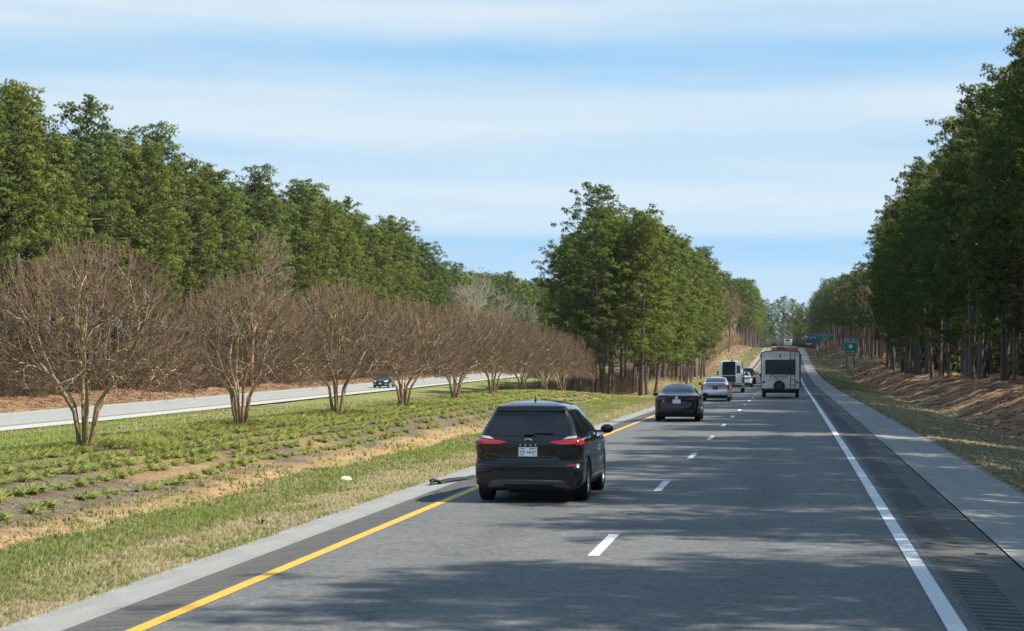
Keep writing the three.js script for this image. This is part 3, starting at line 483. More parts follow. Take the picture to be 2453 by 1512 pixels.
{
  const r = rng(404), G1 = [0.17, 0.25, 0.04], G2 = [0.33, 0.35, 0.085], S1 = [0.48, 0.40, 0.22], S2 = [0.68, 0.58, 0.35], D1 = [0.30, 0.21, 0.10];
  const list = [];
  const dens = (s) => s < 30 ? 1 : Math.pow(30 / s, 1.15);
  for (let k = 0; k < 150000; k++) { // straw and green strip beside the left shoulder
    const s = 17 + 133 * Math.pow(r(), 1.5), x = lerp(-11.6, -7.2, r());
    if (r() > dens(s) * 1.3) continue;
    const n = fbm(s * 0.4, 8.8, 3) - 0.5, m = fbm(x * 1.1 + 30, s * 0.5, 3), isStraw = r() < lerp(0.94, 0.26, sstep(x + n * 1.2, -8.5, -9.2)) + (m - 0.5) * 1.6, soilish = x + n * 0.8 < -10.5;
    if (soilish && r() < (m > 0.6 ? 0.72 : 0.95) && s < 90) continue;
    const c = isStraw ? vary(S1, S2, r(), 0.8 + 0.3 * r()) : vary(G1, G2, r());
    list.push([x, s, (isStraw ? 0.7 : 0.85) * (0.6 + 0.7 * r()) * (s > 50 ? 1.25 : 1), r() * 6.28, c]);
  }
  scatter('grass', 'straw and green grass strip between left shoulder and soil band', tuft(1, 9, 0.115, 0.012, 0.9), blade, list);
  const l2 = [];
  for (let k = 0; k < 90000; k++) { // swale grass beyond the bed, and median grass past its end
    const s = 45 + 250 * Math.pow(r(), 1.6), u = r(), x = s > 150 && u < 0.35 ? lerp(-13, -7.4, u / 0.35) : lerp(-40.9, -17.2, u), n2 = fbm(x * 0.22 + 9, s * 0.15 + 4, 3);
    if (r() > 0.75) continue;
    const st = r() < sstep(n2, 0.44, 0.62) * 0.8;
    l2.push([x, s, (0.6 + 0.5 * r()) * (1 + s / 300), r() * 6.28, st ? vary(S1, S2, r(), 0.85) : vary(G1, G2, r(), 1.25)]);
  }
  scatter('grass', 'mown green grass of the median hollow below the crape myrtles', tuft(2, 8, 0.13, 0.022, 1.0), blade, l2);
  const l3 = [];
  for (let k = 0; k < 110000; k++) { // right verge: dry grass, then litter on the bank
    const s = 36 + 330 * Math.pow(r(), 1.9), x = 4.45 + 11.5 * Math.pow(r(), 0.9), bank = x > 8.8 + (fbm(x, s * 0.2, 2) - 0.5) * 3, g = s > 165 && !bank && r() < 0.9 * sstep(fbm(x * 0.3, s * 0.08, 3), 0.42, 0.62);
    if (bank && r() < 0.35) continue;
    const c = g ? vary(G1, G2, r(), 0.8) : bank ? vary([0.18, 0.095, 0.05], [0.56, 0.37, 0.22], r() * r()) : vary([0.28, 0.21, 0.115], S2, r() * 0.85);
    l3.push([x, s, (bank ? 0.9 : 0.7) * (0.6 + 0.8 * r()) * (1 + s / 250), r() * 6.28, c, bank ? 0.4 + 0.4 * r() : undefined]);
  }
  scatter('grass', 'dry grass and pine litter on the right verge and bank', tuft(3, 8, 0.13, 0.02, 1.3), blade, l3);
  // lilies: the nearest clumps one by one, the rest as cover
  const kinds = [0, 1, 2].map((k) => tuft(60 + k, 40, 0.27, 0.028, 1.8, 3)), lily = new THREE.MeshPhysicalMaterial({ vertexColors: true, color: lin(0.29, 0.335, 0.06), roughness: 0.7, transmission: 0.25, thickness: 0, specularIntensity: 0.5, side: THREE.DoubleSide });
  const all = [];
  for (const [x0, gap] of [[-17.1, 0.36], [-16.7, 0.36], [-16.25, 0.36], [-15.8, 0.38], [-15.3, 0.4], [-14.55, 0.40], [-14.3, 0.46], [-13.55, 0.42], [-13.3, 0.5], [-12.55, 0.44], [-11.8, 0.5]]) for (let s = 28; s < 172; s += gap * 0.43 * (s > 80 ? 1.3 : 1)) {
    const q = s + (r() - 0.5) * 0.4, x = x0 + (r() - 0.5) * 0.30 + (fbm(s * 0.15, x0, 2) - 0.5) * 0.5 - (s < 40 ? 0 : (s - 40) * 0.003);
    if (inBed(x, q) < 0.4 || r() < (x > -15 ? 0.16 : 0.05) || fbm(x * 0.5 + 50, q * 0.3, 2) < (x > -13.2 ? 0.29 : 0.12)) continue;
    all.push([x, q, (0.58 + 0.52 * r()) * (x > -12.6 ? 0.92 : 1), r() * 6.28]);
  }
  const view = (x, s) => { const d = V(x, land(x, s), -s).sub(camera.position); const f = V(0, 0, -1).applyEuler(camera.rotation), rt = V(1, 0, 0).applyEuler(camera.rotation), t = d.dot(f); return d.dot(rt) / t > -0.253 ? t : 1e6 + t; };
  all.sort((a, b) => view(a[0], a[1]) - view(b[0], b[1]));
  const own = all.slice(0, 300), rest = all.slice(300), protos = kinds.map((g) => { const m = new THREE.Mesh(g, lily); m.castShadow = m.receiveShadow = true; return m; });
  own.forEach(([x, s, k, tn], i) => { const o = protos[i % 3].clone(); o.name = numbered('lily_clump'); tag(o, 'low clump of arching green strap leaves in the mulched bed on the median', 'plant', 'lily clumps of the bed on the median'); o.position.set(x, land(x, s) - 0.02, -s); o.rotation.y = tn; o.scale.set(k * 1.05, k * 0.95, k * 1.05); scene.add(o); });
  scatter('ground_cover', 'farther lily clumps merging into green rows on the median bed', kinds[1], lily, rest.map(([x, s, k, tn]) => [x, s, k * (s > 90 ? 1.2 : 1), tn, vary([0.7, 0.75, 0.7], [1.3, 1.15, 0.9], r()), k * 0.85]));
  const l7 = [];
  for (let k = 0; k < 26000; k++) { // dead leaves and straw on the mulch and the bare soil
    const s = 27 + 125 * Math.pow(r(), 1.5), x = lerp(-17.4, -10.4, r()); if (r() > dens(s) * 1.5) continue;
    const bed = inBed(x, s) > 0.5; if (!bed && r() < 0.45) continue;
    l7.push([x, s, 0.5 + 0.7 * r(), r() * 6.28, r() < 0.5 ? vary([0.09, 0.065, 0.04], [0.26, 0.19, 0.12], r()) : bed ? vary([0.34, 0.29, 0.22], [0.6, 0.52, 0.40], r() * r()) : vary([0.30, 0.20, 0.10], [0.55, 0.42, 0.25], r()), 0.28]);
  }
  scatter('leaf_litter', 'dead leaves and straw strewn over the mulched bed and soil band', tuft(5, 7, 0.11, 0.018, 1.6), blade, l7);
  const l8 = [];
  for (let k = 0; k < 16000; k++) { const s = 120 + 300 * Math.pow(r(), 1.4), x = -53 - 9 * r(); l8.push([x, s, (0.9 + 1.3 * r()) * (1 + s / 400), r() * 6.28, vary([0.16, 0.08, 0.04], [0.5, 0.33, 0.19], r() * r()), 0.6 + 0.5 * r()]); }
  scatter('leaf_litter', 'rusty leaf litter and dry grass on the bank beyond the opposite carriageway', tuft(6, 8, 0.13, 0.025, 1.5), blade, l8);
  const l9 = [];
  for (let k = 0; k < 24000; k++) { // rough grass and litter on the far banks, either side of the climbing road
    const s = 300 + 350 * r(), right = r() < 0.5, u = r(), x = right ? lerp(4.6, 15.5, u) : lerp(-7.5, -25, u), n = fbm(x * 0.35 + 7, s * 0.07, 3), g = n > 0.52 && (right ? x < 9 : x > -11) && r() < 0.8;
    l9.push([x, s, (1.5 + 1.6 * r()) * (1 + (s - 300) / 500), r() * 6.28, g ? vary(G1, G2, r(), 0.8) : r() < 0.55 ? vary([0.16, 0.09, 0.05], [0.42, 0.28, 0.16], r()) : vary([0.30, 0.23, 0.13], [0.56, 0.46, 0.28], r()), 0.8 + 0.9 * r()]);
  }
  scatter('leaf_litter', 'rough tan grass and brown litter on the far banks beside the climbing road', tuft(8, 8, 0.13, 0.03, 1.4), blade, l9);
  // brush under the woods
  const brush = (() => { const q = rng(9), mb = new MB(true); for (let k = 0; k < 26; k++) { const a = q() * 6.28, L = 0.7 + q() * 2.2, p = V(Math.cos(a) * 0.3 * q(), -0.1, Math.sin(a) * 0.3 * q()), d = V(Math.cos(a) * 1.1 * q(), 1, Math.sin(a) * 1.1 * q()).normalize(), e = p.clone().addScaledVector(d, L), v = 0.7 + 0.6 * q(); mb.tube([p, e], [0.016, 0.006], 3, [v, v, v]); for (let j = 0; j < 4; j++) { const b = p.clone().lerp(e, 0.35 + 0.6 * q()); mb.tube([b, b.clone().add(V((q() - 0.5) * 0.9, 0.25 + q() * 0.5, (q() - 0.5) * 0.9))], [0.010, 0.005], 3, [v, v, v]); } } return mb.build(); })();
  const twig = new THREE.MeshStandardMaterial({ vertexColors: true, color: lin(1, 1, 1), roughness: 1 }), l5 = [];
  for (let k = 0; k < 4200; k++) { const s = 130 + 490 * Math.pow(r(), 1.4), x = (s > 175 ? -56.2 : -57.8) - 9 * Math.pow(r(), 1.5) + (r() - 0.5) * 1.2; l5.push([x, s, 0.4 + 0.9 * r() * r() + 0.3 * r(), r() * 6.28, vary([0.07, 0.05, 0.035], [0.26, 0.19, 0.12], r() * r())]); }
  for (let k = 0; k < 2600; k++) { const s = 75 + 330 * Math.pow(r(), 1.5), x = 19.5 + 14 * r(); l5.push([x, s, 0.8 + 1.3 * r(), r() * 6.28, r() < 0.4 ? vary([0.06, 0.10, 0.03], [0.14, 0.17, 0.05], r()) : vary([0.14, 0.11, 0.07], [0.3, 0.24, 0.15], r())]); }
  for (let k = 0; k < 420; k++) { const s = 190 + 160 * r(), x = -16.5 - 11 * r(); l5.push([x, s, 0.3 + 0.4 * r(), r() * 6.28, vary([0.12, 0.09, 0.05], [0.26, 0.2, 0.12], r())]); }
  for (let k = 0; k < 110; k++) { const s = 205 + 22 * r(), x = -12.0 - 2.6 * r(); l5.push([x, s, 0.28 + 0.3 * r(), r() * 6.28, vary([0.5, 0.4, 0.22], [0.66, 0.55, 0.34], r())]); }
  for (let k = 0; k < 900; k++) l5.push([-150 + 215 * r(), 852 + 8 * r(), 1.8 + 1.4 * r(), r() * 6.28, vary([0.07, 0.08, 0.045], [0.2, 0.17, 0.11], r())]);
  for (let k = 0; k < 1500; k++) l5.push([-62 - 34 * r(), 150 + 330 * r(), 1.2 + 1.3 * r(), r() * 6.28, vary([0.07, 0.055, 0.04], [0.2, 0.15, 0.1], r())]);
  for (let k = 0; k < 700; k++) { const s = 350 + 300 * r(), x = -16 - 12 * r(); l5.push([x, s, 0.8 + 1.2 * r(), r() * 6.28, vary([0.24, 0.17, 0.10], [0.46, 0.36, 0.22], r())]); }
  scatter('brush', 'brown leafless brush along the feet of the woods', brush, twig, l5);
  const sap = (() => { const q = rng(19), mb = new MB(true); for (let k = 0; k < 60; k++) { const n = V(q() * 2 - 1, q() * 2 - 1, q() * 2 - 1).normalize(); blades(mb, V(n.x * 0.9, 1.7 + n.y * 1.5, n.z * 0.9), 0, 7, q, 0.3, 0.05, n, 0.8 + 0.5 * q()); } mb.tube([V(0, -0.1, 0), V(0, 3, 0)], [0.04, 0.01], 4, [1, 0.7, 1]); return mb.build(); })();
  const l6 = [];
  for (let k = 0; k < 650; k++) { const s = 80 + 300 * Math.pow(r(), 1.3), x = 17 + 15 * r(); l6.push([x, s, 0.6 + 1.2 * r(), r() * 6.28, vary([0.07, 0.11, 0.03], [0.16, 0.19, 0.05], r())]); }
  for (let k = 0; k < 160; k++) { const s = 142 + 300 * Math.pow(r(), 1.3), x = -59.5 - 5 * r(); l6.push([x, s, 0.5 + 1.0 * r(), r() * 6.28, vary([0.08, 0.11, 0.03], [0.15, 0.18, 0.06], r())]); }
  scatter('undergrowth', 'young green saplings in the shade of the woods', sap, blade, l6);
}
// ---------------------------------------------------------------- vehicles
const paint = (r, g, b, o = {}) => phys(r, g, b, 0.38, { clearcoat: 1, clearcoatRoughness: 0.03, specularIntensity: 0.25, ...o });
const C = {
  black: paint(0.006, 0.0065, 0.008), jet: paint(0.006, 0.006, 0.007), silver: paint(0.52, 0.56, 0.62, { metalness: 0.55, roughness: 0.3 }), white: paint(0.78, 0.79, 0.80), cream: paint(0.76, 0.75, 0.67), maroon: paint(0.05, 0.012, 0.014), navy: paint(0.012, 0.016, 0.022),
  glass: phys(0.010, 0.013, 0.016, 0.04, { specularIntensity: 1, ior: 1.52 }), rubber: std(0.018, 0.018, 0.019, 0.85), trim: std(0.022, 0.022, 0.024, 0.55), gloss: std(0.012, 0.012, 0.013, 0.15), chrome: std(0.62, 0.63, 0.64, 0.16, { metalness: 1 }), alloy: std(0.55, 0.56, 0.57, 0.28, { metalness: 0.9 }), skid: std(0.10, 0.105, 0.11, 0.45, { metalness: 0.2 }),
  red: phys(0.42, 0.008, 0.018, 0.12, { clearcoat: 1 }), darkRed: phys(0.22, 0.008, 0.012, 0.12, { clearcoat: 1 }), clear: phys(0.42, 0.43, 0.45, 0.12, { clearcoat: 1 }), head: phys(0.8, 0.81, 0.82, 0.12, { clearcoat: 1 }), amber: phys(0.7, 0.25, 0.02, 0.2), plate: std(0.74, 0.76, 0.78, 0.4), under: std(0.02, 0.02, 0.021, 0.9),
};
const evaluator = new Evaluator(); evaluator.attributes = ['position', 'normal']; evaluator.useGroups = false;
function carShell(c) {                       // a body from stacked level outlines; z = 0 at the rear bumper, the nose at -length
  const f = {}; for (const k of ['w', 'zr', 'zf', 'rr', 'rf']) f[k] = table(c[k]);
  const bow = c.bow ?? 0.05, fbow = c.fbow ?? 0.16, barrel = c.barrel ?? 0.05;
  const ends = (y) => { const w = f.w(y), zr = f.zr(y), zf = f.zf(y), L = zr - zf; return { w, zr, zf, rr: Math.min(f.rr(y), w * 0.8, L * 0.3), rf: Math.min(f.rf(y), w * 0.8, L * 0.3) }; };
  const pinch = (z, e) => 1 - barrel / e.w * Math.pow(clamp((z - (e.zr + e.zf) / 2) / ((e.zr - e.zf) / 2), -1, 1), 2);
  function outline(y, sc = 1, zc = 0, y2 = y) {
    const e = ends(y), h = [], k = (x, z) => { const q = x * pinch(z, e) * sc, zz = zc + (z - zc) * sc; h.push([q, y2, zz]); };
    const a = e.w - e.rr, zA = e.zr - bow * (a / e.w) ** 2, b = e.w - e.rf, zB = e.zf + fbow * (b / e.w) ** 2;
    for (let i = 0; i < 7; i++) { const x = a * i / 7; k(x, e.zr - bow * (x / e.w) ** 2); }
    for (let i = 0; i <= 7; i++) { const t = i / 7 * Math.PI / 2; k(a + e.rr * Math.sin(t), zA - e.rr * (1 - Math.cos(t))); }
    for (let i = 1; i < 16; i++) k(e.w, lerp(zA - e.rr, zB + e.rf, i / 16));
    for (let i = 0; i <= 7; i++) { const t = i / 7 * Math.PI / 2; k(b + e.rf * Math.cos(t), zB + e.rf * (1 - Math.sin(t))); }
    for (let i = 1; i <= 7; i++) { const x = b * (1 - i / 7); k(x, e.zf + fbow * (x / e.w) ** 2); }
    const full = [...h]; for (let i = h.length - 2; i > 0; i--) full.push([-h[i][0], h[i][1], h[i][2]]);
    return full;
  }
  const rows = [], y0 = c.y0, y1 = c.y1, N = c.rows ?? 46;
  for (let i = 0; i <= N; i++) rows.push(outline(lerp(y0, y1, i / N)));
  const et = ends(y1), zc = (et.zr + et.zf) / 2;
  for (let i = 1; i <= 9; i++) { const q = Math.pow(i / 9, 1.6), sc = 1 - q * 0.985; rows.push(outline(y1, sc, zc, y1 + c.dome * (1 - Math.pow(sc, 3.2)))); }
  const P = [], I = [], n = rows[0].length; rows.forEach((r) => r.forEach((p) => P.push(...p)));
  for (let j = 0; j + 1 < rows.length; j++) for (let i = 0; i < n; i++) { const a = j * n + i, b = j * n + (i + 1) % n, d = a + n, e = b + n; I.push(a, b, e, a, e, d); }
  const cap = (j, flip) => { const m = P.length / 3; let cx = 0, cz = 0; rows[j].forEach((p) => { cx += p[0] / n; cz += p[2] / n; }); P.push(cx, rows[j][0][1], cz); for (let i = 0; i < n; i++) { const a = j * n + i, b = j * n + (i + 1) % n; flip ? I.push(b, a, m) : I.push(a, b, m); } };
  cap(0, true); cap(rows.length - 1, false);
  let g = new THREE.BufferGeometry(); g.setAttribute('position', new THREE.Float32BufferAttribute(P, 3)); g.setIndex(I); g.computeVertexNormals();
  for (const [z, r, y] of c.arches) { const a = new Brush(g), b = new Brush(cyl(r, 3, 0, y, z, 'x', 40)); a.updateMatrixWorld(); b.updateMatrixWorld(); g = evaluator.evaluate(a, b, SUBTRACTION).geometry; }
  const at = {
    rear(x, y) { const e = ends(y); let z = e.zr; for (let k = 0; k < 3; k++) { const q = Math.min(Math.abs(x) / pinch(z, e), e.w), a = e.w - e.rr, zA = e.zr - bow * (a / e.w) ** 2; z = q <= a ? e.zr - bow * (q / e.w) ** 2 : zA - e.rr + Math.sqrt(Math.max(0, e.rr ** 2 - (q - a) ** 2)); } return V(x, y, z); },
    front(x, y) { const e = ends(y); let z = e.zf; for (let k = 0; k < 3; k++) { const q = Math.min(Math.abs(x) / pinch(z, e), e.w), b = e.w - e.rf, zB = e.zf + fbow * (b / e.w) ** 2; z = q <= b ? e.zf + fbow * (q / e.w) ** 2 : zB + e.rf - Math.sqrt(Math.max(0, e.rf ** 2 - (q - b) ** 2)); } return V(x, y, z); },
    side(z, y, sgn) { const e = ends(y), a = e.w - e.rr, zA = e.zr - bow * (a / e.w) ** 2, zq = zA - e.rr, b = e.w - e.rf, zB = e.zf + fbow * (b / e.w) ** 2 + e.rf; let x = e.w; if (z > zq) x = a + Math.sqrt(Math.max(0, e.rr ** 2 - Math.min(e.rr, z - zq) ** 2)); if (z < zB) x = b + Math.sqrt(Math.max(0, e.rf ** 2 - Math.min(e.rf, zB - z) ** 2)); return V(sgn * x * pinch(z, e), y, z); },
  };
  return { g, at };
}
const along = (line, t) => { if (line.length === 1) return line[0]; const n = line.length - 1, k = Math.min(n - 1, Math.floor(t * n)), u = t * n - k; return [lerp(line[k][0], line[k + 1][0], u), lerp(line[k][1], line[k + 1][1], u)]; };
function skin(fn, low, high, proud = 0.005, nt = 14, nv = 7) { // a panel that follows a body surface between two lines, with edges turned in
  const top = [], e = 0.004, fw = (p) => { const q = fn(p[0], p[1]), a = fn(p[0] + e, p[1]).sub(fn(p[0] - e, p[1])), b = fn(p[0], p[1] + e).sub(fn(p[0], p[1] - e)), n = a.cross(b); if (n.lengthSq() < 1e-14) n.set(0, 1, 0); n.normalize(); return [q, n]; };
  for (let j = 0; j <= nv; j++) for (let i = 0; i <= nt; i++) { const a = along(low, i / nt), b = along(high, i / nt); top.push(fw([lerp(a[0], b[0], j / nv), lerp(a[1], b[1], j / nv)])); }
  const w = nt + 1, mid = top[Math.floor(nv / 2) * w + Math.floor(nt / 2)], sgn = (() => { const c = V(0, mid[0].y * 0.7, -2.3); return mid[1].dot(mid[0].clone().sub(c)) < 0 ? -1 : 1; })();
  const P = [], I = []; top.forEach(([q, n], k) => { const p = q.clone().addScaledVector(n, sgn * (proud.length ? lerp(proud[0], proud[1], Math.floor(k / w) / nv) : proud)); P.push(p.x, p.y, p.z); });
  for (let j = 0; j < nv; j++) for (let i = 0; i < nt; i++) { const a = j * w + i; I.push(a, a + 1, a + w + 1, a, a + w + 1, a + w); }
  const rim = []; for (let i = 0; i <= nt; i++) rim.push(i); for (let j = 1; j <= nv; j++) rim.push(j * w + nt); for (let i = nt - 1; i >= 0; i--) rim.push(nv * w + i); for (let j = nv - 1; j > 0; j--) rim.push(j * w);
  const s = P.length / 3; rim.forEach((k) => { P.push(P[k * 3], P[k * 3 + 1], P[k * 3 + 2]); const [q, n] = top[k], p = q.clone().addScaledVector(n, -sgn * 0.012); P.push(p.x, p.y, p.z); });
  rim.forEach((_, i) => { const a = s + i * 2, b = s + ((i + 1) % rim.length) * 2; I.push(a, a + 1, b, b, a + 1, b + 1); });
  const g = new THREE.BufferGeometry(); g.setAttribute('position', new THREE.Float32BufferAttribute(P, 3)); g.setIndex(I); g.computeVertexNormals();
  if (V(P[(w + 1) * 3] - P[0], P[(w + 1) * 3 + 1] - P[1], P[(w + 1) * 3 + 2] - P[2]).lengthSq() > 0) { const p0 = V(P[0], P[1], P[2]), p1 = V(P[3], P[4], P[5]), p2 = V(P[w * 3], P[w * 3 + 1], P[w * 3 + 2]); if (p1.sub(p0).cross(p2.sub(p0)).dot(top[0][1]) * sgn < 0) { const X = g.index.array; for (let k = 0; k < X.length; k += 3) { const q = X[k + 1]; X[k + 1] = X[k + 2]; X[k + 2] = q; } g.computeVertexNormals(); } }
  const N = g.attributes.normal; if (!proud.length) top.forEach(([, n], k) => N.setXYZ(k, n.x * sgn, n.y * sgn, n.z * sgn)); return g;
}
const joined = (list) => mergeGeometries(list.map((g) => { const h = g.index ? g.toNonIndexed() : g.clone(); for (const k of Object.keys(h.attributes)) if (k !== 'position' && k !== 'normal') h.deleteAttribute(k); return h; }));
function wheelSet(t, R, W, tracks, axles, spokes = 5, rimMat = C.alloy) {
  const pr = [[R * 0.62, -W * 0.46], [R * 0.8, -W * 0.5], [R * 0.94, -W * 0.46], [R, -W * 0.34], [R, W * 0.34], [R * 0.94, W * 0.46], [R * 0.8, W * 0.5], [R * 0.62, W * 0.46]].map(([a, b]) => new THREE.Vector2(a, b));
  const tyre = new THREE.LatheGeometry(pr, 36).rotateZ(Math.PI / 2), rim = [];
  rim.push(new THREE.LatheGeometry([[0.02, W * 0.30], [R * 0.2, W * 0.33], [R * 0.22, W * 0.1], [R * 0.55, W * 0.12], [R * 0.60, W * 0.42], [R * 0.64, W * 0.44]].map(([a, b]) => new THREE.Vector2(a, b)), 28).rotateZ(-Math.PI / 2));
  for (let k = 0; k < spokes; k++) { const b = new RoundedBoxGeometry(0.025, R * 0.46, R * 0.15, 1, 0.008); b.translate(W * 0.34, R * 0.38, 0).rotateX(k / spokes * Math.PI * 2); rim.push(b); }
  const rimG = joined(rim);
  for (const z of axles) for (const s of [-1, 1]) { const g = new THREE.Group(); g.name = 'wheel'; g.position.set(s * tracks, R, z); if (s < 0) g.rotation.y = Math.PI; t.add(g); part('tyre', tyre, C.rubber, g); part('rim', rimG, rimMat, g); }
}
function letters(s, size, depth, x, y, z, f = font) { return textGeo(s, size, depth, f).translate(x, y, z); }
const plateTex = (txt, bg, fg, band) => canvasTex(256, 128, (c, w, h) => { c.fillStyle = bg; c.fillRect(0, 0, w, h); c.fillStyle = band; c.fillRect(14, 8, 70, 12); c.fillRect(150, 8, 92, 14); c.fillRect(14, 106, 60, 12); c.fillRect(190, 104, 50, 12); c.fillStyle = fg; c.font = 'bold 66px sans-serif'; c.textAlign = 'center'; c.fillText(txt, w / 2, 90); });
function plateOn(t, tex, x, y, z, tilt = 0) { const g = new THREE.Group(); g.name = 'number_plate'; t.add(g); g.position.set(x, y, z); g.rotation.x = tilt; part('plate', box(0.32, 0.165, 0.012, 0, 0, 0, 0.005), C.chrome, g); part('plate_face', new THREE.PlaneGeometry(0.295, 0.14).translate(0, 0, 0.008), new THREE.MeshStandardMaterial({ map: tex, roughness: 0.5 }), g); }
function put(t, x, s, back, yaw = 0) { const dy = (roadY(s + 3) - roadY(s)) / 3; t.position.set(x, roadY(s) + crown(x), -s); t.rotation.order = 'YXZ'; t.rotation.set(Math.atan(dy), yaw, 0); }
const both = (f) => joined([f(1), f(-1)]);

const suvForm = {
  y0: 0.23, y1: 1.655, dome: 0.085, arches: [[-0.97, 0.415, 0.38], [-3.82, 0.415, 0.38]], bow: 0.07, barrel: 0.045,
  w: [[0.23, 0.85], [0.32, 0.93], [0.5, 0.955], [0.66, 0.955], [0.8, 0.945], [0.94, 0.96], [1.06, 0.95], [1.12, 0.90], [1.3, 0.815], [1.5, 0.715], [1.61, 0.655], [1.655, 0.605]],
  zr: [[0.23, -0.16], [0.30, -0.05], [0.40, -0.012], [0.56, 0], [0.62, -0.01], [0.66, -0.055], [0.72, -0.075], [0.86, -0.065], [0.97, -0.04], [1.05, -0.045], [1.12, -0.10], [1.18, -0.15], [1.36, -0.29], [1.54, -0.43], [1.60, -0.44], [1.655, -0.50]],
  zf: [[0.23, -4.55], [0.4, -4.74], [0.6, -4.78], [0.8, -4.74], [0.94, -4.58], [1.02, -4.25], [1.08, -3.72], [1.14, -3.5], [1.36, -3.03], [1.6, -2.52], [1.655, -2.38]],
  rr: [[0.23, 0.14], [0.6, 0.19], [1.05, 0.2], [1.3, 0.13], [1.655, 0.12]], rf: [[0.23, 0.3], [1.0, 0.4], [1.3, 0.3], [1.655, 0.25]],
};
function sideGlass(sh, panes, t) { for (const [low, high] of panes) for (const s of [-1, 1]) part('side_window', skin((z, y) => sh.at.side(z, y, s), low, high, 0.004, 10, 6), C.glass, t); }
function buildSuv(name, label, paintMat, near) {
  const t = thing(name, label, 'suv'), sh = carShell(suvForm), R = (x, y) => sh.at.rear(x, y), zA = -2.4;
  const b = new THREE.Group(); b.name = 'fittings'; 
  part('body', sh.g, paintMat, t);
  part('rear_window', skin(R, [[-0.665, 1.165], [0, 1.15], [0.665, 1.165]], [[-0.575, 1.545], [0, 1.55], [0.575, 1.545]], 0.004), C.glass, t);
  part('spoiler', joined([skin(R, [[-0.575, 1.572], [0, 1.578], [0.575, 1.572]], [[-0.565, 1.622], [0, 1.634], [0.565, 1.622]], 0.045, 16, 5)]), paintMat, t);
  part('windshield', skin((x, y) => sh.at.front(x, y), [[-0.70, 1.15], [0.70, 1.15]], [[-0.56, 1.60], [0.56, 1.60]], 0.004), C.glass, t);
  sideGlass(sh, [[[[-0.62, 1.21], [-0.98, 1.175]], [[-0.80, 1.44], [-1.02, 1.535]]], [[[-1.03, 1.17], [-1.98, 1.145]], [[-1.07, 1.54], [-1.98, 1.57]]], [[[-2.04, 1.14], [-3.22, 1.13]], [[-2.04, 1.57], [-2.52, 1.56]]]], t);
  for (const s of [-1, 1]) {
    const q = (a) => a.map(([x, y]) => [x * s, y]);
    const lamp = new THREE.Group(); lamp.name = 'tail_lamp'; t.add(lamp);
    part('lens', joined([skin(R, q([[0.37, 1.045], [0.52, 1.012], [0.80, 1.010]]), q([[0.38, 1.058], [0.54, 1.078], [0.80, 1.092]]), 0.014), skin((z, y) => sh.at.side(z, y, s), [[-0.10, 1.010], [-0.34, 1.035]], [[-0.12, 1.090], [-0.36, 1.10]], 0.012, 8, 4)]), near ? C.red : C.darkRed, lamp);
    part('lamp_bar', skin(R, q([[0.46, 1.03], [0.60, 1.022], [0.79, 1.025]]), q([[0.46, 1.04], [0.60, 1.036], [0.79, 1.042]]), 0.019, 10, 2), near ? phys(0.75, 0.06, 0.07, 0.15) : C.red, lamp);
    part('clear_lens', skin(R, q([[0.58, 1.094], [0.80, 1.114]]), q([[0.66, 1.140], [0.80, 1.155]]), 0.012, 10, 4), C.clear, lamp);
    part('reflector', skin(R, q([[0.66, 0.64], [0.80, 0.645]]), q([[0.66, 0.665], [0.80, 0.672]]), 0.004, 5, 2), C.darkRed, t);
    const m = new THREE.Group(); m.name = 'wing_mirror'; t.add(m);
    part('mirror_shell', new THREE.SphereGeometry(1, 18, 12).scale(0.118, 0.086, 0.07).translate(s * 1.06, 1.185, -3.08), paintMat, m);
    part('mirror_glass', new THREE.SphereGeometry(1, 18, 10).scale(0.098, 0.068, 0.02).translate(s * 1.06, 1.185, -3.018), C.glass, m);
    part('mirror_arm', box(0.16, 0.035, 0.05, s * 0.93, 1.14, -3.1, 0.01), C.trim, m);
    part('door_handle', box(0.02, 0.03, 0.2, s * 0.955, 1.03, -1.95, 0.008), paintMat, t);
    part('door_handle', box(0.02, 0.03, 0.2, s * 0.955, 1.02, -2.95, 0.008), paintMat, t);
    part('sill', skin((z, y) => sh.at.side(z, y, s), [[-1.42, 0.25], [-3.36, 0.25]], [[-1.42, 0.36], [-3.36, 0.36]], 0.012), C.trim, t);
    part('door_seam', skin((z, y) => sh.at.side(z, y, s), [[-2.0, 0.42], [-2.012, 0.42]], [[-2.0, 1.12], [-2.012, 1.12]], 0.0015, 2, 10), C.under, t);
    part('door_seam', skin((z, y) => sh.at.side(z, y, s), [[-3.2, 0.42], [-3.212, 0.42]], [[-3.2, 1.12], [-3.212, 1.12]], 0.0015, 2, 10), C.under, t);
    part('door_moulding', skin((z, y) => sh.at.side(z, y, s), [[-1.5, 0.43], [-3.2, 0.41]], [[-1.5, 0.475], [-3.2, 0.455]], 0.012, 10, 2), C.gloss, t);
  }
  part('tailgate_bar', skin(R, [[-0.40, 1.012], [0, 1.012], [0.40, 1.012]], [[-0.40, 1.032], [0, 1.032], [0.40, 1.032]], 0.012, 14, 3), C.trim, t);
  part('tailgate_panel', skin(R, [[-0.545, 0.735], [0, 0.725], [0.545, 0.735]], [[-0.34, 0.965], [0, 0.97], [0.34, 0.965]], [0.034, 0.006]), paintMat, t);
  part('tailgate_seam', joined([skin(R, [[-0.72, 0.635], [0, 0.625], [0.72, 0.635]], [[-0.72, 0.645], [0, 0.635], [0.72, 0.645]], 0.0015, 16, 1), ...[-1, 1].map((s) => skin(R, [[s * 0.735, 0.64], [s * 0.745, 0.64]], [[s * 0.80, 0.99], [s * 0.81, 0.99]], 0.0015, 1, 8))]), C.under, t);
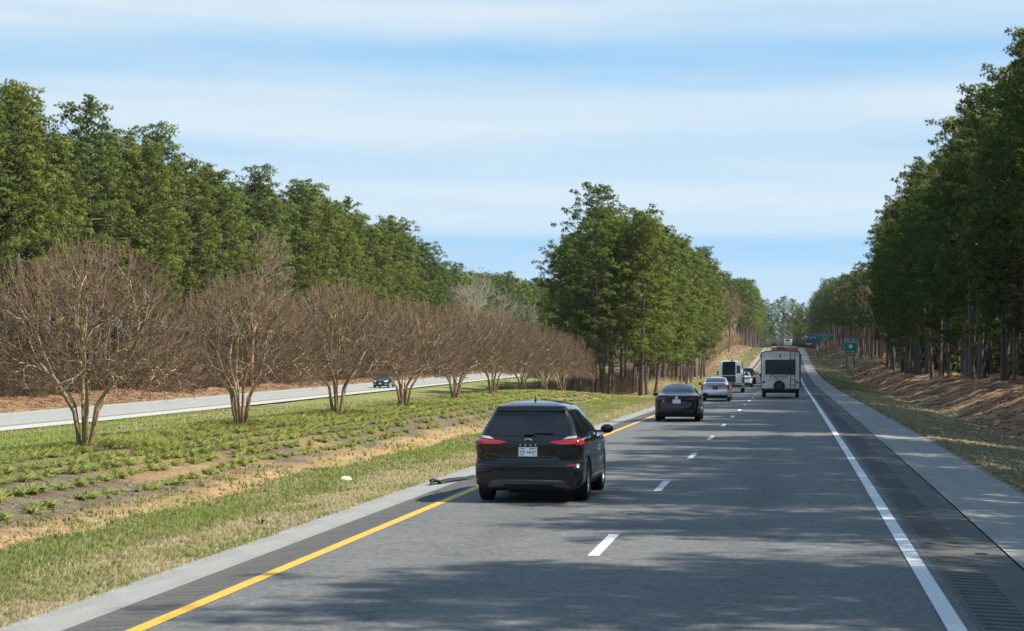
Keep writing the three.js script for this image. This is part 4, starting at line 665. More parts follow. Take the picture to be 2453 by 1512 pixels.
  part('bumper_cladding', joined([skin(R, [[-0.80, 0.44], [-0.62, 0.47], [0.62, 0.47], [0.80, 0.44]], [[-0.76, 0.52], [-0.62, 0.585], [0.62, 0.585], [0.76, 0.52]], 0.010, 24, 4)]), C.trim, t);
  part('lower_valance', skin(R, [[-0.80, 0.245], [0.80, 0.245]], [[-0.80, 0.43], [-0.58, 0.455], [0.58, 0.455], [0.80, 0.43]], 0.006, 22, 4), C.trim, t);
  part('skid_panel', skin(R, [[-0.70, 0.275], [-0.4, 0.295], [0.4, 0.295], [0.70, 0.275]], [[-0.60, 0.405], [-0.4, 0.415], [0.4, 0.415], [0.60, 0.405]], 0.014, 20, 4), C.skid, t);
  part('bumper_ledge', skin(R, [[-0.76, 0.592], [-0.62, 0.602], [0.62, 0.602], [0.76, 0.592]], [[-0.76, 0.625], [-0.62, 0.632], [0.62, 0.632], [0.76, 0.625]], [0.034, 0.004], 24, 3), paintMat, t);
  part('cladding_ledge', skin(R, [[-0.72, 0.53], [-0.60, 0.565], [0.60, 0.565], [0.72, 0.53]], [[-0.72, 0.55], [-0.60, 0.585], [0.60, 0.585], [0.72, 0.55]], [0.034, 0.012], 24, 3), C.gloss, t);
  part('skid_ledge', skin(R, [[-0.56, 0.385], [-0.4, 0.393], [0.4, 0.393], [0.56, 0.385]], [[-0.56, 0.402], [-0.4, 0.412], [0.4, 0.412], [0.56, 0.402]], [0.036, 0.016], 20, 3), C.skid, t);
  part('diffuser', skin(R, [[-0.42, 0.245], [0.42, 0.245]], [[-0.42, 0.335], [0.42, 0.335]], 0.017, 12, 3), C.under, t);
  part('rear_wiper', joined([box(0.17, 0.045, 0.05, 0.02, 1.185, R(0.02, 1.185).z + 0.02, 0.015), box(0.46, 0.018, 0.02, 0.20, 1.205, R(0.2, 1.205).z + 0.022, 0.006)]), C.gloss, t);
  part('aerial', new THREE.ConeGeometry(0.05, 0.10, 4).scale(0.5, 1, 1.6).translate(0, 1.775, -1.05), C.gloss, t);
  part('underbody', box(1.5, 0.16, 3.9, 0, 0.27, -2.4, 0.04), C.under, t);
  part('silencer', joined([cyl(0.10, 0.75, 0, 0.26, -0.45, 'x', 14), box(1.2, 0.05, 0.12, 0, 0.30, -0.97)]), C.under, t);
  wheelSet(t, 0.372, 0.245, 0.815, [-0.97, -3.82], 5, C.alloy);
  if (near) {
    part('emblem', joined([new THREE.SphereGeometry(1, 20, 8).scale(0.068, 0.029, 0.008).translate(0, 1.085, R(0, 1.085).z + 0.005)]), std(0.50, 0.60, 0.62, 0.25, { metalness: 0.6 }), t);
    part('emblem_centre', new THREE.SphereGeometry(1, 20, 8).scale(0.055, 0.020, 0.008).translate(0, 1.085, R(0, 1.085).z + 0.009), std(0.02, 0.07, 0.16, 0.25), t);
    part('model_letters', joined([...'EDGE'].map((ch, i) => letters(ch, 0.034, 0.008, (i - 1.5) * 0.085, 1.0, R(0, 1.0).z + 0.012))), std(0.6, 0.62, 0.64, 0.35), t);
    plateOn(t, plateTex('HE 4647', '#dfe7ea', '#3a4860', '#2a3f63'), 0, 0.885, R(0, 0.885).z + 0.032, -0.03);
  }
  return t;
}
{
  const t = buildSuv('suv', 'black suv nearest the camera in the left lane, with red tail lamps', C.black, true); put(t, -4.34, 34.1); t.scale.y = 0.975;
  const u = buildSuv('suv', 'dark suv far ahead in the left lane, just in front of the white car', C.navy, false); put(u, -4.45, 217);
  const v = buildSuv('suv', 'tiny dark red suv at the crest of the hill, left of the utility truck', C.maroon, false); put(v, -4.75, 655);
}
function buildSedan(o) {
  const t = thing(o.name, o.label, o.category ?? 'car'), sh = carShell(o.form), R = (x, y) => sh.at.rear(x, y), F = (x, y) => sh.at.front(x, y), d = o.deck, tp = o.form.y1;
  part('body', sh.g, o.paint, t);
  part('rear_window', skin(R, [[-0.62, d + 0.075], [0, d + 0.07], [0.62, d + 0.075]], [[-0.52, tp - 0.02], [0, tp - 0.01], [0.52, tp - 0.02]], 0.005, 12, 8), C.glass, t);
  part('windshield', skin(F, [[-0.64, 0.98], [0, 0.97], [0.64, 0.98]], [[-0.52, tp - 0.02], [0, tp - 0.01], [0.52, tp - 0.02]], 0.005, 12, 8), C.glass, t);
  sideGlass(sh, [[[[-1.15, d - 0.02], [-2.05, d - 0.05]], [[-1.75, tp - 0.03], [-2.06, tp - 0.015]]], [[[-2.12, d - 0.05], [-3.1, d - 0.08]], [[-2.13, tp - 0.015], [-2.5, tp - 0.02]]]], t);
  for (const s of [-1, 1]) {
    const q = (a) => a.map(([x, y]) => [x * s, y]);
    part('tail_lamp', joined([skin(R, q(o.lamp[0]), q(o.lamp[1]), 0.010, 10, 5), skin((z, y) => sh.at.side(z, y, s), [[-0.12, o.lamp[2]], [-0.3, o.lamp[2] + 0.03]], [[-0.12, o.lamp[3]], [-0.34, o.lamp[3]]], 0.008, 6, 4)]), o.lampMat ?? C.darkRed, t);
    const m = new THREE.Group(); m.name = 'wing_mirror'; t.add(m);
    part('mirror_shell', new THREE.SphereGeometry(1, 14, 10).scale(0.125, 0.08, 0.07).translate(s * 1.0, 1.02, -2.98), o.mirror ?? o.paint, m);
    part('mirror_arm', box(0.14, 0.03, 0.05, s * 0.88, 0.98, -3.0, 0.01), C.trim, m);
    part('headlamp', skin(F, q([[0.42, 0.63], [0.78, 0.69]]), q([[0.48, 0.72], [0.80, 0.80]]), 0.010, 8, 4), C.head, t);
    part('fog_lamp', skin(F, q([[0.50, 0.36], [0.70, 0.37]]), q([[0.52, 0.45], [0.70, 0.46]]), 0.010, 6, 4), o.fog ? C.head : C.trim, t);
    part('door_seam', skin((z, y) => sh.at.side(z, y, s), [[-2.08, 0.35], [-2.092, 0.35]], [[-2.08, 0.95], [-2.092, 0.95]], 0.0015, 2, 8), C.under, t);
    part('door_handle', box(0.02, 0.025, 0.18, s * 0.895, 0.86, -1.95, 0.006), o.paint, t);
  }
  part('lower_valance', skin(R, [[-0.78, 0.22], [0.78, 0.22]], [[-0.74, o.val ?? 0.33], [0, (o.val ?? 0.33) + 0.02], [0.74, o.val ?? 0.33]], 0.006, 16, 4), C.trim, t);
  part('grille', skin(F, [[-0.36, 0.56], [0.36, 0.56]], [[-0.40, 0.68], [0.40, 0.68]], 0.006, 10, 3), C.gloss, t);
  part('lower_intake', skin(F, [[-0.46, 0.27], [0.46, 0.27]], [[-0.42, 0.42], [0.42, 0.42]], 0.006, 10, 3), C.trim, t);
  part('underbody', box(1.45, 0.14, 3.9, 0, 0.24, -2.4, 0.04), C.under, t);
  part('aerial', new THREE.ConeGeometry(0.04, 0.07, 4).scale(0.5, 1, 1.5).translate(0, tp + 0.07, -1.95), C.gloss, t);
  (o.more ?? (() => {}))(t, R, F, sh);
  wheelSet(t, 0.33, 0.225, 0.775, [-1.0, -3.72], o.spokes ?? 5);
  return t;
}
const sedanForm = (o = {}) => ({
  y0: 0.21, y1: 1.395, dome: 0.06, arches: [[-1.0, 0.365, 0.335], [-3.72, 0.365, 0.335]], bow: 0.07, barrel: 0.05,
  w: [[0.21, 0.80], [0.32, 0.865], [0.5, 0.893], [0.75, 0.90], [0.9, 0.885], [0.97, 0.85], [1.03, 0.80], [1.2, 0.70], [1.34, 0.60], [1.395, 0.53]],
  zr: [[0.21, -0.14], [0.34, -0.02], [0.5, 0], [0.62, -0.01], [0.8, -0.03], [0.98, -0.015], [1.02, -0.03], [1.05, -0.16], [1.08, -0.48], [1.11, -0.68], [1.24, -1.02], [1.34, -1.35], [1.395, -1.62]],
  zf: [[0.21, -4.5], [0.4, -4.66], [0.55, -4.68], [0.72, -4.58], [0.84, -4.3], [0.93, -3.55], [0.98, -3.32], [1.2, -2.86], [1.34, -2.52], [1.395, -2.32]],
  rr: [[0.21, 0.2], [0.6, 0.27], [1.0, 0.24], [1.395, 0.2]], rf: [[0.21, 0.3], [0.8, 0.4], [1.395, 0.25]], ...o,
});
{
  const black = buildSedan({
    name: 'sedan', label: 'black sedan with a white number plate, second vehicle in the left lane', paint: C.jet, form: sedanForm(), deck: 1.02,
    lamp: [[[0.40, 0.90], [0.58, 0.84], [0.78, 0.85]], [[0.44, 0.945], [0.6, 0.955], [0.78, 0.985]], 0.85, 0.985], lampMat: C.darkRed,
    more: (t, R) => {
      part('trunk_panel', skin(R, [[-0.33, 0.66], [0.33, 0.66]], [[-0.42, 0.86], [0.42, 0.86]], 0.006, 10, 4), C.gloss, t);
      part('emblem', cyl(0.062, 0.012, 0, 0.935, R(0, 0.935).z + 0.008, 'z', 20), C.chrome, t);
      part('bumper_crease', skin(R, [[-0.70, 0.60], [0, 0.59], [0.70, 0.60]], [[-0.70, 0.62], [0, 0.61], [0.70, 0.62]], 0.012, 14, 2), C.jet, t);
      part('model_letters', letters('SE', 0.05, 0.008, -0.52, 0.80, R(-0.52, 0.8).z + 0.004), C.chrome, t);
      plateOn(t, plateTex('', '#dfe6e2', '#556', '#dfe6e2'), 0, 0.79, R(0, 0.79).z + 0.012);
    },
  }); put(black, -4.36, 80.3);
  const silver = buildSedan({
    name: 'sedan', label: 'silver sedan with upright red tail lamps and a dark number plate', paint: C.silver, deck: 1.05,
    form: sedanForm({ bow: 0.03, rr: [[0.21, 0.14], [0.6, 0.17], [1.0, 0.15], [1.395, 0.16]], zr: [[0.21, -0.12], [0.34, -0.02], [0.5, 0], [0.66, -0.02], [0.7, -0.06], [0.9, -0.05], [1.03, -0.02], [1.06, -0.04], [1.075, -0.16], [1.10, -0.46], [1.13, -0.64], [1.24, -0.96], [1.34, -1.3], [1.395, -1.55]] }),
    lamp: [[[0.74, 0.66], [0.83, 0.67]], [[0.72, 1.0], [0.80, 1.02]], 0.68, 1.0], lampMat: phys(0.45, 0.02, 0.035, 0.12, { clearcoat: 1 }), val: 0.36, mirror: C.trim,
    more: (t, R) => {
      part('number_plate', box(0.31, 0.16, 0.012, 0, 0.79, R(0, 0.79).z + 0.012, 0.004), std(0.03, 0.06, 0.11, 0.4), t);
      part('plate_bar', skin(R, [[-0.36, 0.885], [0.36, 0.885]], [[-0.34, 0.91], [0.34, 0.91]], 0.02, 10, 2), C.trim, t);
      part('spoiler_edge', skin(R, [[-0.56, 1.046], [0.56, 1.046]], [[-0.56, 1.066], [0.56, 1.066]], 0.02, 12, 2), C.trim, t);
      part('emblem', cyl(0.035, 0.01, 0, 0.96, R(0, 0.96).z + 0.006, 'z', 14), C.chrome, t);
    },
  }); put(silver, -4.37, 122.8);
  const white = buildSedan({
    name: 'sedan', label: 'white car with a black rear window, ahead of the white van', paint: C.white, deck: 1.02, form: sedanForm(), val: 0.42,
    lamp: [[[0.50, 0.86], [0.78, 0.86]], [[0.52, 0.93], [0.78, 0.97]], 0.87, 0.97], lampMat: C.red,
    more: (t, R) => { part('trunk_panel', skin(R, [[-0.6, 0.83], [0, 0.80], [0.6, 0.83]], [[-0.6, 0.89], [0, 0.87], [0.6, 0.89]], 0.008, 12, 3), C.gloss, t); plateOn(t, plateTex('', '#dfe6e2', '#556', '#dfe6e2'), 0, 0.55, R(0, 0.55).z + 0.012); },
  }); put(white, -4.36, 196);
  const on = buildSedan({
    name: 'sedan', label: 'dark oncoming car on the opposite carriageway, headlamps toward the camera', paint: C.navy, deck: 1.02, form: sedanForm(), fog: true,
    lamp: [[[0.40, 0.90], [0.78, 0.85]], [[0.44, 0.945], [0.78, 0.985]], 0.85, 0.985],
    more: (t, R, F) => { part('number_plate', box(0.31, 0.15, 0.012, 0, 0.46, F(0, 0.46).z - 0.012, 0.004), C.plate, t); },
  });
  on.position.set(-44.9 - 2.2 + 2.6, oppY(224), -224 + 2); on.rotation.y = Math.PI; on.position.z = -226;
}
{ // van
  const t = thing('van', 'white cargo van with black rear door panels, in the left lane', 'van'), form = {
    y0: 0.34, y1: 2.44, dome: 0.09, arches: [[-1.05, 0.40, 0.36], [-4.55, 0.40, 0.36]], bow: 0.03, barrel: 0.03, fbow: 0.2, rows: 50,
    w: [[0.34, 0.93], [0.5, 0.99], [1.1, 1.0], [1.4, 0.985], [2.0, 0.90], [2.3, 0.84], [2.44, 0.76]], zr: [[0.34, -0.03], [0.5, 0], [1.2, -0.01], [1.8, -0.05], [2.3, -0.12], [2.44, -0.2]],
    zf: [[0.34, -5.45], [0.6, -5.6], [0.95, -5.5], [1.15, -5.1], [1.3, -4.85], [2.0, -4.0], [2.3, -3.5], [2.44, -3.2]], rr: [[0.34, 0.08], [2.44, 0.1]], rf: [[0.34, 0.3], [2.44, 0.3]],
  }, sh = carShell(form), R = (x, y) => sh.at.rear(x, y);
  part('body', sh.g, C.cream, t);
  part('rear_door', skin(R, [[-0.66, 1.36], [0.36, 1.36]], [[-0.62, 2.40], [0.36, 2.40]], 0.008, 10, 10), phys(0.006, 0.007, 0.009, 0.12, { specularIntensity: 0.35 }), t, 'black glazed rear door');
  part('lower_door', skin(R, [[-0.70, 0.80], [0.38, 0.80]], [[-0.67, 1.31], [0.38, 1.31]], 0.008, 10, 6), C.gloss, t, 'dark lower rear door panel');
  part('rear_door', skin(R, [[0.41, 0.62], [0.86, 0.62]], [[0.40, 2.42], [0.76, 2.42]], 0.022, 8, 10), C.cream, t, 'white right rear door');
  part('door_window', skin(R, [[0.46, 1.52], [0.75, 1.52]], [[0.46, 2.10], [0.69, 2.10]], 0.032, 6, 6), C.glass, t);
  part('bumper', joined([box(1.9, 0.16, 0.14, 0, 0.52, -0.01, 0.03), box(1.6, 0.06, 0.1, 0, 0.70, 0.0, 0.02)]), C.trim, t);
  part('windshield', skin((x, y) => sh.at.front(x, y), [[-0.78, 1.33], [0.78, 1.33]], [[-0.74, 2.1], [0.74, 2.1]], 0.006), C.glass, t);
  for (const s of [-1, 1]) {
    part('tail_lamp', skin(R, [[s * 0.88, 0.75], [s * 0.97, 0.75]], [[s * 0.87, 1.2], [s * 0.94, 1.2]], 0.01, 3, 5), C.darkRed, t);
    part('side_window', skin((z, y) => sh.at.side(z, y, s), [[-3.6, 1.38], [-4.7, 1.35]], [[-3.6, 2.0], [-4.1, 2.0]], 0.005, 8, 5), C.glass, t);
    part('side_window', skin((z, y) => sh.at.side(z, y, s), [[-0.5, 1.42], [-1.6, 1.42]], [[-0.5, 2.0], [-1.6, 2.0]], 0.005, 8, 5), C.glass, t);
    part('wing_mirror', box(0.14, 0.34, 0.12, s * 1.13, 1.5, -4.3, 0.04), C.trim, t);
  }
  part('brake_lamp', box(0.2, 0.06, 0.06, 0.1, 2.49, -0.22, 0.015), C.trim, t);
  part('underbody', box(1.6, 0.2, 5.0, 0, 0.42, -2.8, 0.03), C.under, t);
  wheelSet(t, 0.36, 0.23, 0.86, [-1.05, -4.55], 6, C.skid);
  put(t, -4.47, 159);
}
{ // travel trailer
  const t = thing('travel_trailer', 'pale grey camper trailer with dark rear window and spare wheel, right lane', 'camper'), wall = std(0.70, 0.68, 0.60, 0.45), L = 6.8;
  const shp = new THREE.Shape(); const w = 1.21, y0 = 0.58, y1 = 2.92; shp.moveTo(-w, y0); shp.lineTo(w, y0); shp.lineTo(w, y1); shp.quadraticCurveTo(w * 0.5, y1 + 0.12, 0, y1 + 0.12); shp.quadraticCurveTo(-w * 0.5, y1 + 0.12, -w, y1); shp.closePath();
  part('body', new THREE.ExtrudeGeometry(shp, { depth: L, bevelEnabled: true, bevelSize: 0.02, bevelThickness: 0.03, bevelSegments: 2, curveSegments: 8 }).translate(0, 0, -L - 0.03), wall, t);
  part('corner_trim', both((s) => box(0.05, 2.42, 0.07, s * 1.235, 1.76, -0.03, 0.012)), C.trim, t);
  part('roof_trim', (() => { const p = []; for (let k = 0; k <= 10; k++) { const x = lerp(-1.24, 1.24, k / 10); p.push(V(x, 2.945 + 0.12 * (1 - (x / 1.24) ** 2), -0.0)); } const m = new MB(); m.tube(p, p.map(() => 0.028), 6); return m.build(); })(), C.trim, t);
  part('sill_trim', box(2.5, 0.07, 0.08, 0, 0.575, -0.02, 0.015), C.trim, t);
  const rr = (w2, h2, r, d) => { const s = new THREE.Shape(); s.moveTo(-w2 + r, -h2); s.lineTo(w2 - r, -h2); s.quadraticCurveTo(w2, -h2, w2, -h2 + r); s.lineTo(w2, h2 - r); s.quadraticCurveTo(w2, h2, w2 - r, h2); s.lineTo(-w2 + r, h2); s.quadraticCurveTo(-w2, h2, -w2, h2 - r); s.lineTo(-w2, -h2 + r); s.quadraticCurveTo(-w2, -h2, -w2 + r, -h2); return new THREE.ExtrudeGeometry(s, { depth: d, bevelEnabled: false, curveSegments: 5 }); };
  const win = new THREE.Group(); win.name = 'rear_window'; t.add(win);
  part('frame', rr(0.97, 0.475, 0.09, 0.03).translate(0, 2.0, 0.002), C.trim, win); part('pane', rr(0.935, 0.44, 0.07, 0.008).translate(0, 2.0, 0.034), phys(0.016, 0.018, 0.020, 0.08, { specularIntensity: 0.6 }), win);
  part('mullion', box(0.025, 0.86, 0.012, 0.02, 2.0, 0.046), C.trim, win);
  part('lettering', (() => { const g = letters('Flagstaff', 0.19, 0.008, 0, 0, 0, serif); g.applyMatrix4(new THREE.Matrix4().makeShear(0, 0, 0.3, 0, 0, 0)); return g.translate(-0.08, 1.38, 0.001); })(), std(0.10, 0.11, 0.11, 0.5), t);
  part('swoosh', (() => { const m = new MB(); const p = []; for (let k = 0; k <= 12; k++) p.push(V(-0.5 + k * 0.07, 1.22 - 0.05 * Math.sin(k / 12 * 3.1) + 0.01, 0.006)); m.tube(p, p.map((_, k) => 0.004 + 0.014 * Math.sin((k + 0.5) / 13 * 3.14)), 6); return m.build(); })(), std(0.16, 0.17, 0.17, 0.5), t);
  const lad = new THREE.Group(); lad.name = 'ladder'; t.add(lad);
  for (const x of [0.64, 0.94]) part('rail', joined([cyl(0.02, 2.34, x, 1.8, 0.10, 'y', 8), cyl(0.016, 0.12, x, 2.9, 0.05, 'z', 6), cyl(0.016, 0.12, x, 0.75, 0.05, 'z', 6)]), C.trim, lad);
  for (const y of [0.85, 1.18, 1.51, 1.84, 2.17, 2.5, 2.8]) part('rung', cyl(0.015, 0.3, 0.79, y, 0.10, 'x', 8), C.trim, lad);
  const sp = new THREE.Group(); sp.name = 'spare_wheel'; t.add(sp);
  part('tyre', new THREE.TorusGeometry(0.27, 0.10, 10, 28).scale(1, 1, 1.05).translate(-0.08, 0.76, 0.12), C.rubber, sp); part('cover', new THREE.SphereGeometry(1, 24, 10).scale(0.27, 0.27, 0.05).translate(-0.08, 0.76, 0.16), std(0.035, 0.037, 0.042, 0.6), sp);
  for (const s of [-1, 1]) { part('tail_lamp', cyl(0.085, 0.03, s * 1.07, 1.03, 0.015, 'z', 18), C.darkRed, t); part('clearance_lamp', box(0.08, 0.05, 0.03, s * 1.13, 2.81, 0.01, 0.01), C.darkRed, t); part('clearance_lamp', box(0.10, 0.045, 0.03, s * 0.27, 2.81, 0.01, 0.01), C.trim, t); }
  part('clearance_lamp', box(0.08, 0.04, 0.03, 0, 2.83, 0.01, 0.01), C.trim, t); part('camera_bracket', joined([box(0.17, 0.05, 0.08, 0, 2.705, 0.03, 0.015), box(0.09, 0.06, 0.07, 0, 2.745, 0.03, 0.015)]), C.trim, t);
  part('number_plate', box(0.31, 0.13, 0.012, -1.04, 0.86, 0.012, 0.004), C.plate, t);
  part('bumper', joined([box(2.1, 0.11, 0.11, 0, 0.47, 0.10, 0.02), box(0.08, 0.1, 0.3, -0.5, 0.50, 0, 0.01), box(0.08, 0.1, 0.3, 0.5, 0.50, 0, 0.01)]), C.under, t);
  part('chassis', joined([box(0.12, 0.16, 6.4, -0.6, 0.47, -3.4), box(0.12, 0.16, 6.4, 0.6, 0.47, -3.4), cyl(0.05, 2.0, 0, 0.33, -2.9, 'x', 10), cyl(0.05, 2.0, 0, 0.33, -3.75, 'x', 10), box(0.34, 0.22, 0.5, -0.72, 0.42, -0.5, 0.04), box(0.34, 0.22, 0.5, 0.72, 0.42, -0.5, 0.04)]), C.under, t);
  part('tongue', joined([box(0.1, 0.12, 1.3, 0, 0.5, -7.4)]), C.under, t);
  part('air_conditioner', box(0.62, 0.33, 0.9, 0.03, 3.18, -3.2, 0.08), C.gloss, t); part('roof_vent', box(0.4, 0.12, 0.4, -0.1, 3.08, -1.6, 0.04), C.trim, t);
  part('awning', cyl(0.075, 5, 1.31, 2.75, -3.4, 'z', 12), C.trim, t); part('awning_arm', joined([box(0.06, 2.0, 0.06, 1.29, 1.72, -1.0, 0.01), box(0.06, 2.0, 0.06, 1.29, 1.72, -5.8, 0.01)]), C.trim, t);
  part('grab_mount', box(0.08, 0.3, 0.2, -1.28, 1.45, -0.4, 0.02), C.trim, t); part('grab_mount', box(0.09, 0.16, 0.2, -1.28, 2.74, -0.3, 0.02), C.trim, t);
  wheelSet(t, 0.34, 0.22, 1.07, [-2.9, -3.75], 6, C.skid);
  part('mud_flap', both((s) => box(0.24, 0.55, 0.02, s * 1.07, 0.31, -0.9, 0.004)), C.under, t);
  put(t, -0.57, 134.4); t.position.y += 0.03;
}
{ // box truck before the trailer
  const t = thing('box_truck', 'orange box truck whose top shows above the camper trailer', 'truck'), or = paint(0.50, 0.085, 0.02);
  part('cargo_box', box(2.46, 2.75, 6.2, 0, 2.42, -3.1, 0.05), or, t); part('roof_cap', box(2.5, 0.10, 6.25, 0, 3.83, -3.1, 0.03), std(0.75, 0.74, 0.70, 0.5), t);
  part('rear_door', box(2.2, 2.4, 0.05, 0, 2.4, 0.02, 0.02), or, t); part('door_decal', letters('***', 0.5, 0.006, 0.15, 3.25, 0.047), std(0.66, 0.36, 0.28, 0.6), t);
  part('cab', box(2.2, 1.9, 1.9, 0, 1.6, -7.2, 0.2), C.white, t); part('windshield', box(1.9, 0.8, 0.05, 0, 2.0, -8.14, 0.02), C.glass, t); part('bumper', box(2.3, 0.2, 0.2, 0, 0.6, 0.05, 0.03), C.trim, t);
  part('chassis', box(0.9, 0.3, 7.8, 0, 0.85, -4, 0.03), C.under, t); part('whip_aerial', cyl(0.03, 1.2, 1.15, 4.4, -0.3, 'y', 6), C.trim, t);
  for (const s of [-1, 1]) part('tail_lamp', box(0.12, 0.2, 0.04, s * 1.05, 0.9, 0.08, 0.01), C.red, t);
  wheelSet(t, 0.45, 0.3, 0.98, [-1.6, -6.9], 6, C.skid); put(t, -0.44, 199);
}
{ // utility truck at the crest
  const t = thing('utility_truck', 'white utility truck with a dark bucket boom, at the crest of the hill', 'truck');
  part('body', joined([box(2.3, 1.2, 3.6, 0, 1.45, -1.9, 0.06), box(2.1, 1.9, 1.9, 0, 1.75, -4.6, 0.2)]), C.white, t); part('rear_window', box(1.6, 0.6, 0.04, 0, 2.3, -3.63, 0.02), C.glass, t); part('locker_door', both((s) => box(0.7, 0.8, 0.04, s * 0.7, 1.45, -0.08, 0.02)), std(0.6, 0.6, 0.58, 0.5), t);
  part('boom_pedestal', joined([cyl(0.3, 1.0, 0.1, 2.5, -1.9, 'y', 12), box(0.7, 0.4, 0.7, -0.1, 2.9, -1.9, 0.05)]), std(0.10, 0.11, 0.12, 0.5), t);
  part('boom', (() => { const m = new MB(); const p = [V(0.1, 2.9, -1.9), V(0.3, 3.8, -2.2), V(0.75, 4.4, -2.6), V(1.0, 4.35, -2.6), V(1.15, 3.2, -1.8), V(1.2, 1.6, -0.8)]; m.tube(p, p.map(() => 0.11), 6, undefined, true); return m.build(); })(), std(0.05, 0.05, 0.055, 0.5), t);
  part('bumper', box(2.3, 0.25, 0.2, 0, 0.6, -0.05, 0.03), C.trim, t); part('chassis', box(0.9, 0.3, 5.4, 0, 0.75, -2.8, 0.03), C.under, t);
  for (const s of [-1, 1]) part('tail_lamp', box(0.14, 0.14, 0.04, s * 1.0, 0.95, -0.06, 0.01), C.red, t);
  wheelSet(t, 0.42, 0.28, 0.95, [-1.5, -4.6], 6, C.skid); put(t, -0.35, 600);
}
// ---------------------------------------------------------------- signs
const signGreen = [0.0, 0.17, 0.115], S = { green: std(0.004, 0.155, 0.105, 0.45), blue: std(0.012, 0.06, 0.26, 0.45), white: std(0.70, 0.74, 0.73, 0.4), back: std(0.4, 0.41, 0.42, 0.5, { metalness: 0.6 }), post: std(0.085, 0.06, 0.045, 0.85), pale: std(0.36, 0.52, 0.50, 0.5) };
function rounded(w, h, r, hole) { const s = new THREE.Shape(), f = (o, W, H, R) => { o.moveTo(-W + R, -H); o.lineTo(W - R, -H); o.quadraticCurveTo(W, -H, W, -H + R); o.lineTo(W, H - R); o.quadraticCurveTo(W, H, W - R, H); o.lineTo(-W + R, H); o.quadraticCurveTo(-W, H, -W, H - R); o.lineTo(-W, -H + R); o.quadraticCurveTo(-W, -H, -W + R, -H); }; f(s, w / 2, h / 2, r); if (hole) { const p = new THREE.Path(); f(p, w / 2 - hole, h / 2 - hole, Math.max(0.02, r - hole)); s.holes.push(p); } return s; }
const slab = (s, d) => new THREE.ExtrudeGeometry(s, { depth: d, bevelEnabled: false, curveSegments: 4 });
function signBoard(name, label, px, pyMid, depth, w, h, mat, posts, fill) { // stands where that point of the view lies at that depth
  const p = ray(px, pyMid, depth), s = -p.z, g = land(p.x, s), t = thing(name, label, 'sign'); t.position.set(p.x, g, p.z);
  const c = p.y - g; part('panel', slab(rounded(w, h, Math.min(0.18, h * 0.1)), 0.04).translate(0, c, 0), mat, t);
  part('border', slab(rounded(w - 0.06, h - 0.06, 0.15, Math.max(0.05, h * 0.03)), 0.012).translate(0, c, 0.04), mat === S.blue ? std(0.16, 0.27, 0.5, 0.4) : S.pale, t);
  for (const x of posts) part('post', box(0.16, c + 0.5, 0.16, x, (c + 0.5) / 2 - 0.5 + h * 0.2, -0.11), S.post, t);
  fill(t, c); return t;
}
signBoard('exit_sign', 'green exit sign with a white diamond on two brown posts, right verge', 2038, 833.5, 368, 2.35, 2.06, S.green, [-0.68, 0.68], (t, c) => {
  const tab = new THREE.Group(); tab.name = 'exit_tab'; t.add(tab);
  part('tab_panel', slab(rounded(2.5, 0.58, 0.08), 0.04).translate(0.02, c + 1.345, 0), S.green, tab); part('tab_border', slab(rounded(2.44, 0.52, 0.08, 0.05), 0.012).translate(0.02, c + 1.345, 0.04), S.pale, tab);
  part('tab_letters', joined([letters('EXIT', 0.27, 0.01, -0.5, c + 1.345, 0.041), letters('98', 0.34, 0.01, 0.5, c + 1.345, 0.041)]), S.pale, tab);
  const d = new THREE.Group(); d.name = 'route_shield'; t.add(d);
  part('diamond', slab(rounded(0.62, 0.62, 0.04), 0.012).rotateZ(Math.PI / 4).translate(0, c + 0.28, 0.041), S.white, d); part('route_number', letters('42', 0.26, 0.01, 0, c + 0.28, 0.054), std(0.02, 0.06, 0.08, 0.5), d);
  part('letters', joined([letters('1/2', 0.25, 0.01, -0.50, c - 0.62, 0.041), letters('MILE', 0.25, 0.01, 0.42, c - 0.62, 0.041)]), S.pale, t);
});
const bars = (rows, c) => joined(rows.map(([x, y, w, h]) => box(w, h, 0.012, x, c + y, 0.047)));
signBoard('guide_sign', 'wide green guide sign with three lines of white lettering, far right verge', 1975, 807.9, 600, 5.25, 1.8, S.green, [-1.7, 1.7], (t, c) => {
  const r = rng(4), rows = []; for (const [y, x0, x1, h] of [[0.5, -2.2, 2.25, 0.24], [-0.05, -1.7, 1.6, 0.24], [-0.55, -0.75, 0.85, 0.22]]) { let x = x0; while (x < x1) { const w = 0.12 + 0.08 * r(); rows.push([x + w / 2, y + (r() - 0.5) * 0.03, w, h * (0.75 + 0.3 * r())]); x += w + (r() < 0.13 ? 0.3 : 0.045); } }
  part('letters', bars(rows, c), S.pale, t);
});
signBoard('service_sign', 'square blue service sign standing just behind the wide green sign', 1957, 809.3, 625, 2.75, 2.65, S.blue, [-0.8, 0.8], (t, c) => part('letters', bars([[-0.9, 0.95, 0.25, 0.3], [-0.5, 0.95, 0.3, 0.3], [0, 0.95, 0.3, 0.3], [0.5, 0.95, 0.5, 0.3], [-0.6, 0.1, 0.8, 0.7], [0.6, 0.1, 0.8, 0.7]], c), std(0.2, 0.34, 0.58, 0.5), t));
signBoard('service_sign', 'small low blue service sign with a white strip, farthest of the signs', 1938.3, 818.5, 645, 2.3, 1.75, S.blue, [-0.7, 0.7], (t, c) => part('plaque', box(1.95, 0.3, 0.03, -0.05, c - 0.72, 0.055, 0.01), S.white, t));
signBoard('marker_sign', 'tiny pale marker sign low on the verge below the blue signs', 1959, 835, 480, 0.55, 1.1, S.pale, [0], (t, c) => part('numerals', bars([[-0.1, 0.2, 0.1, 0.3], [0.1, -0.2, 0.1, 0.3]], c), S.white, t));

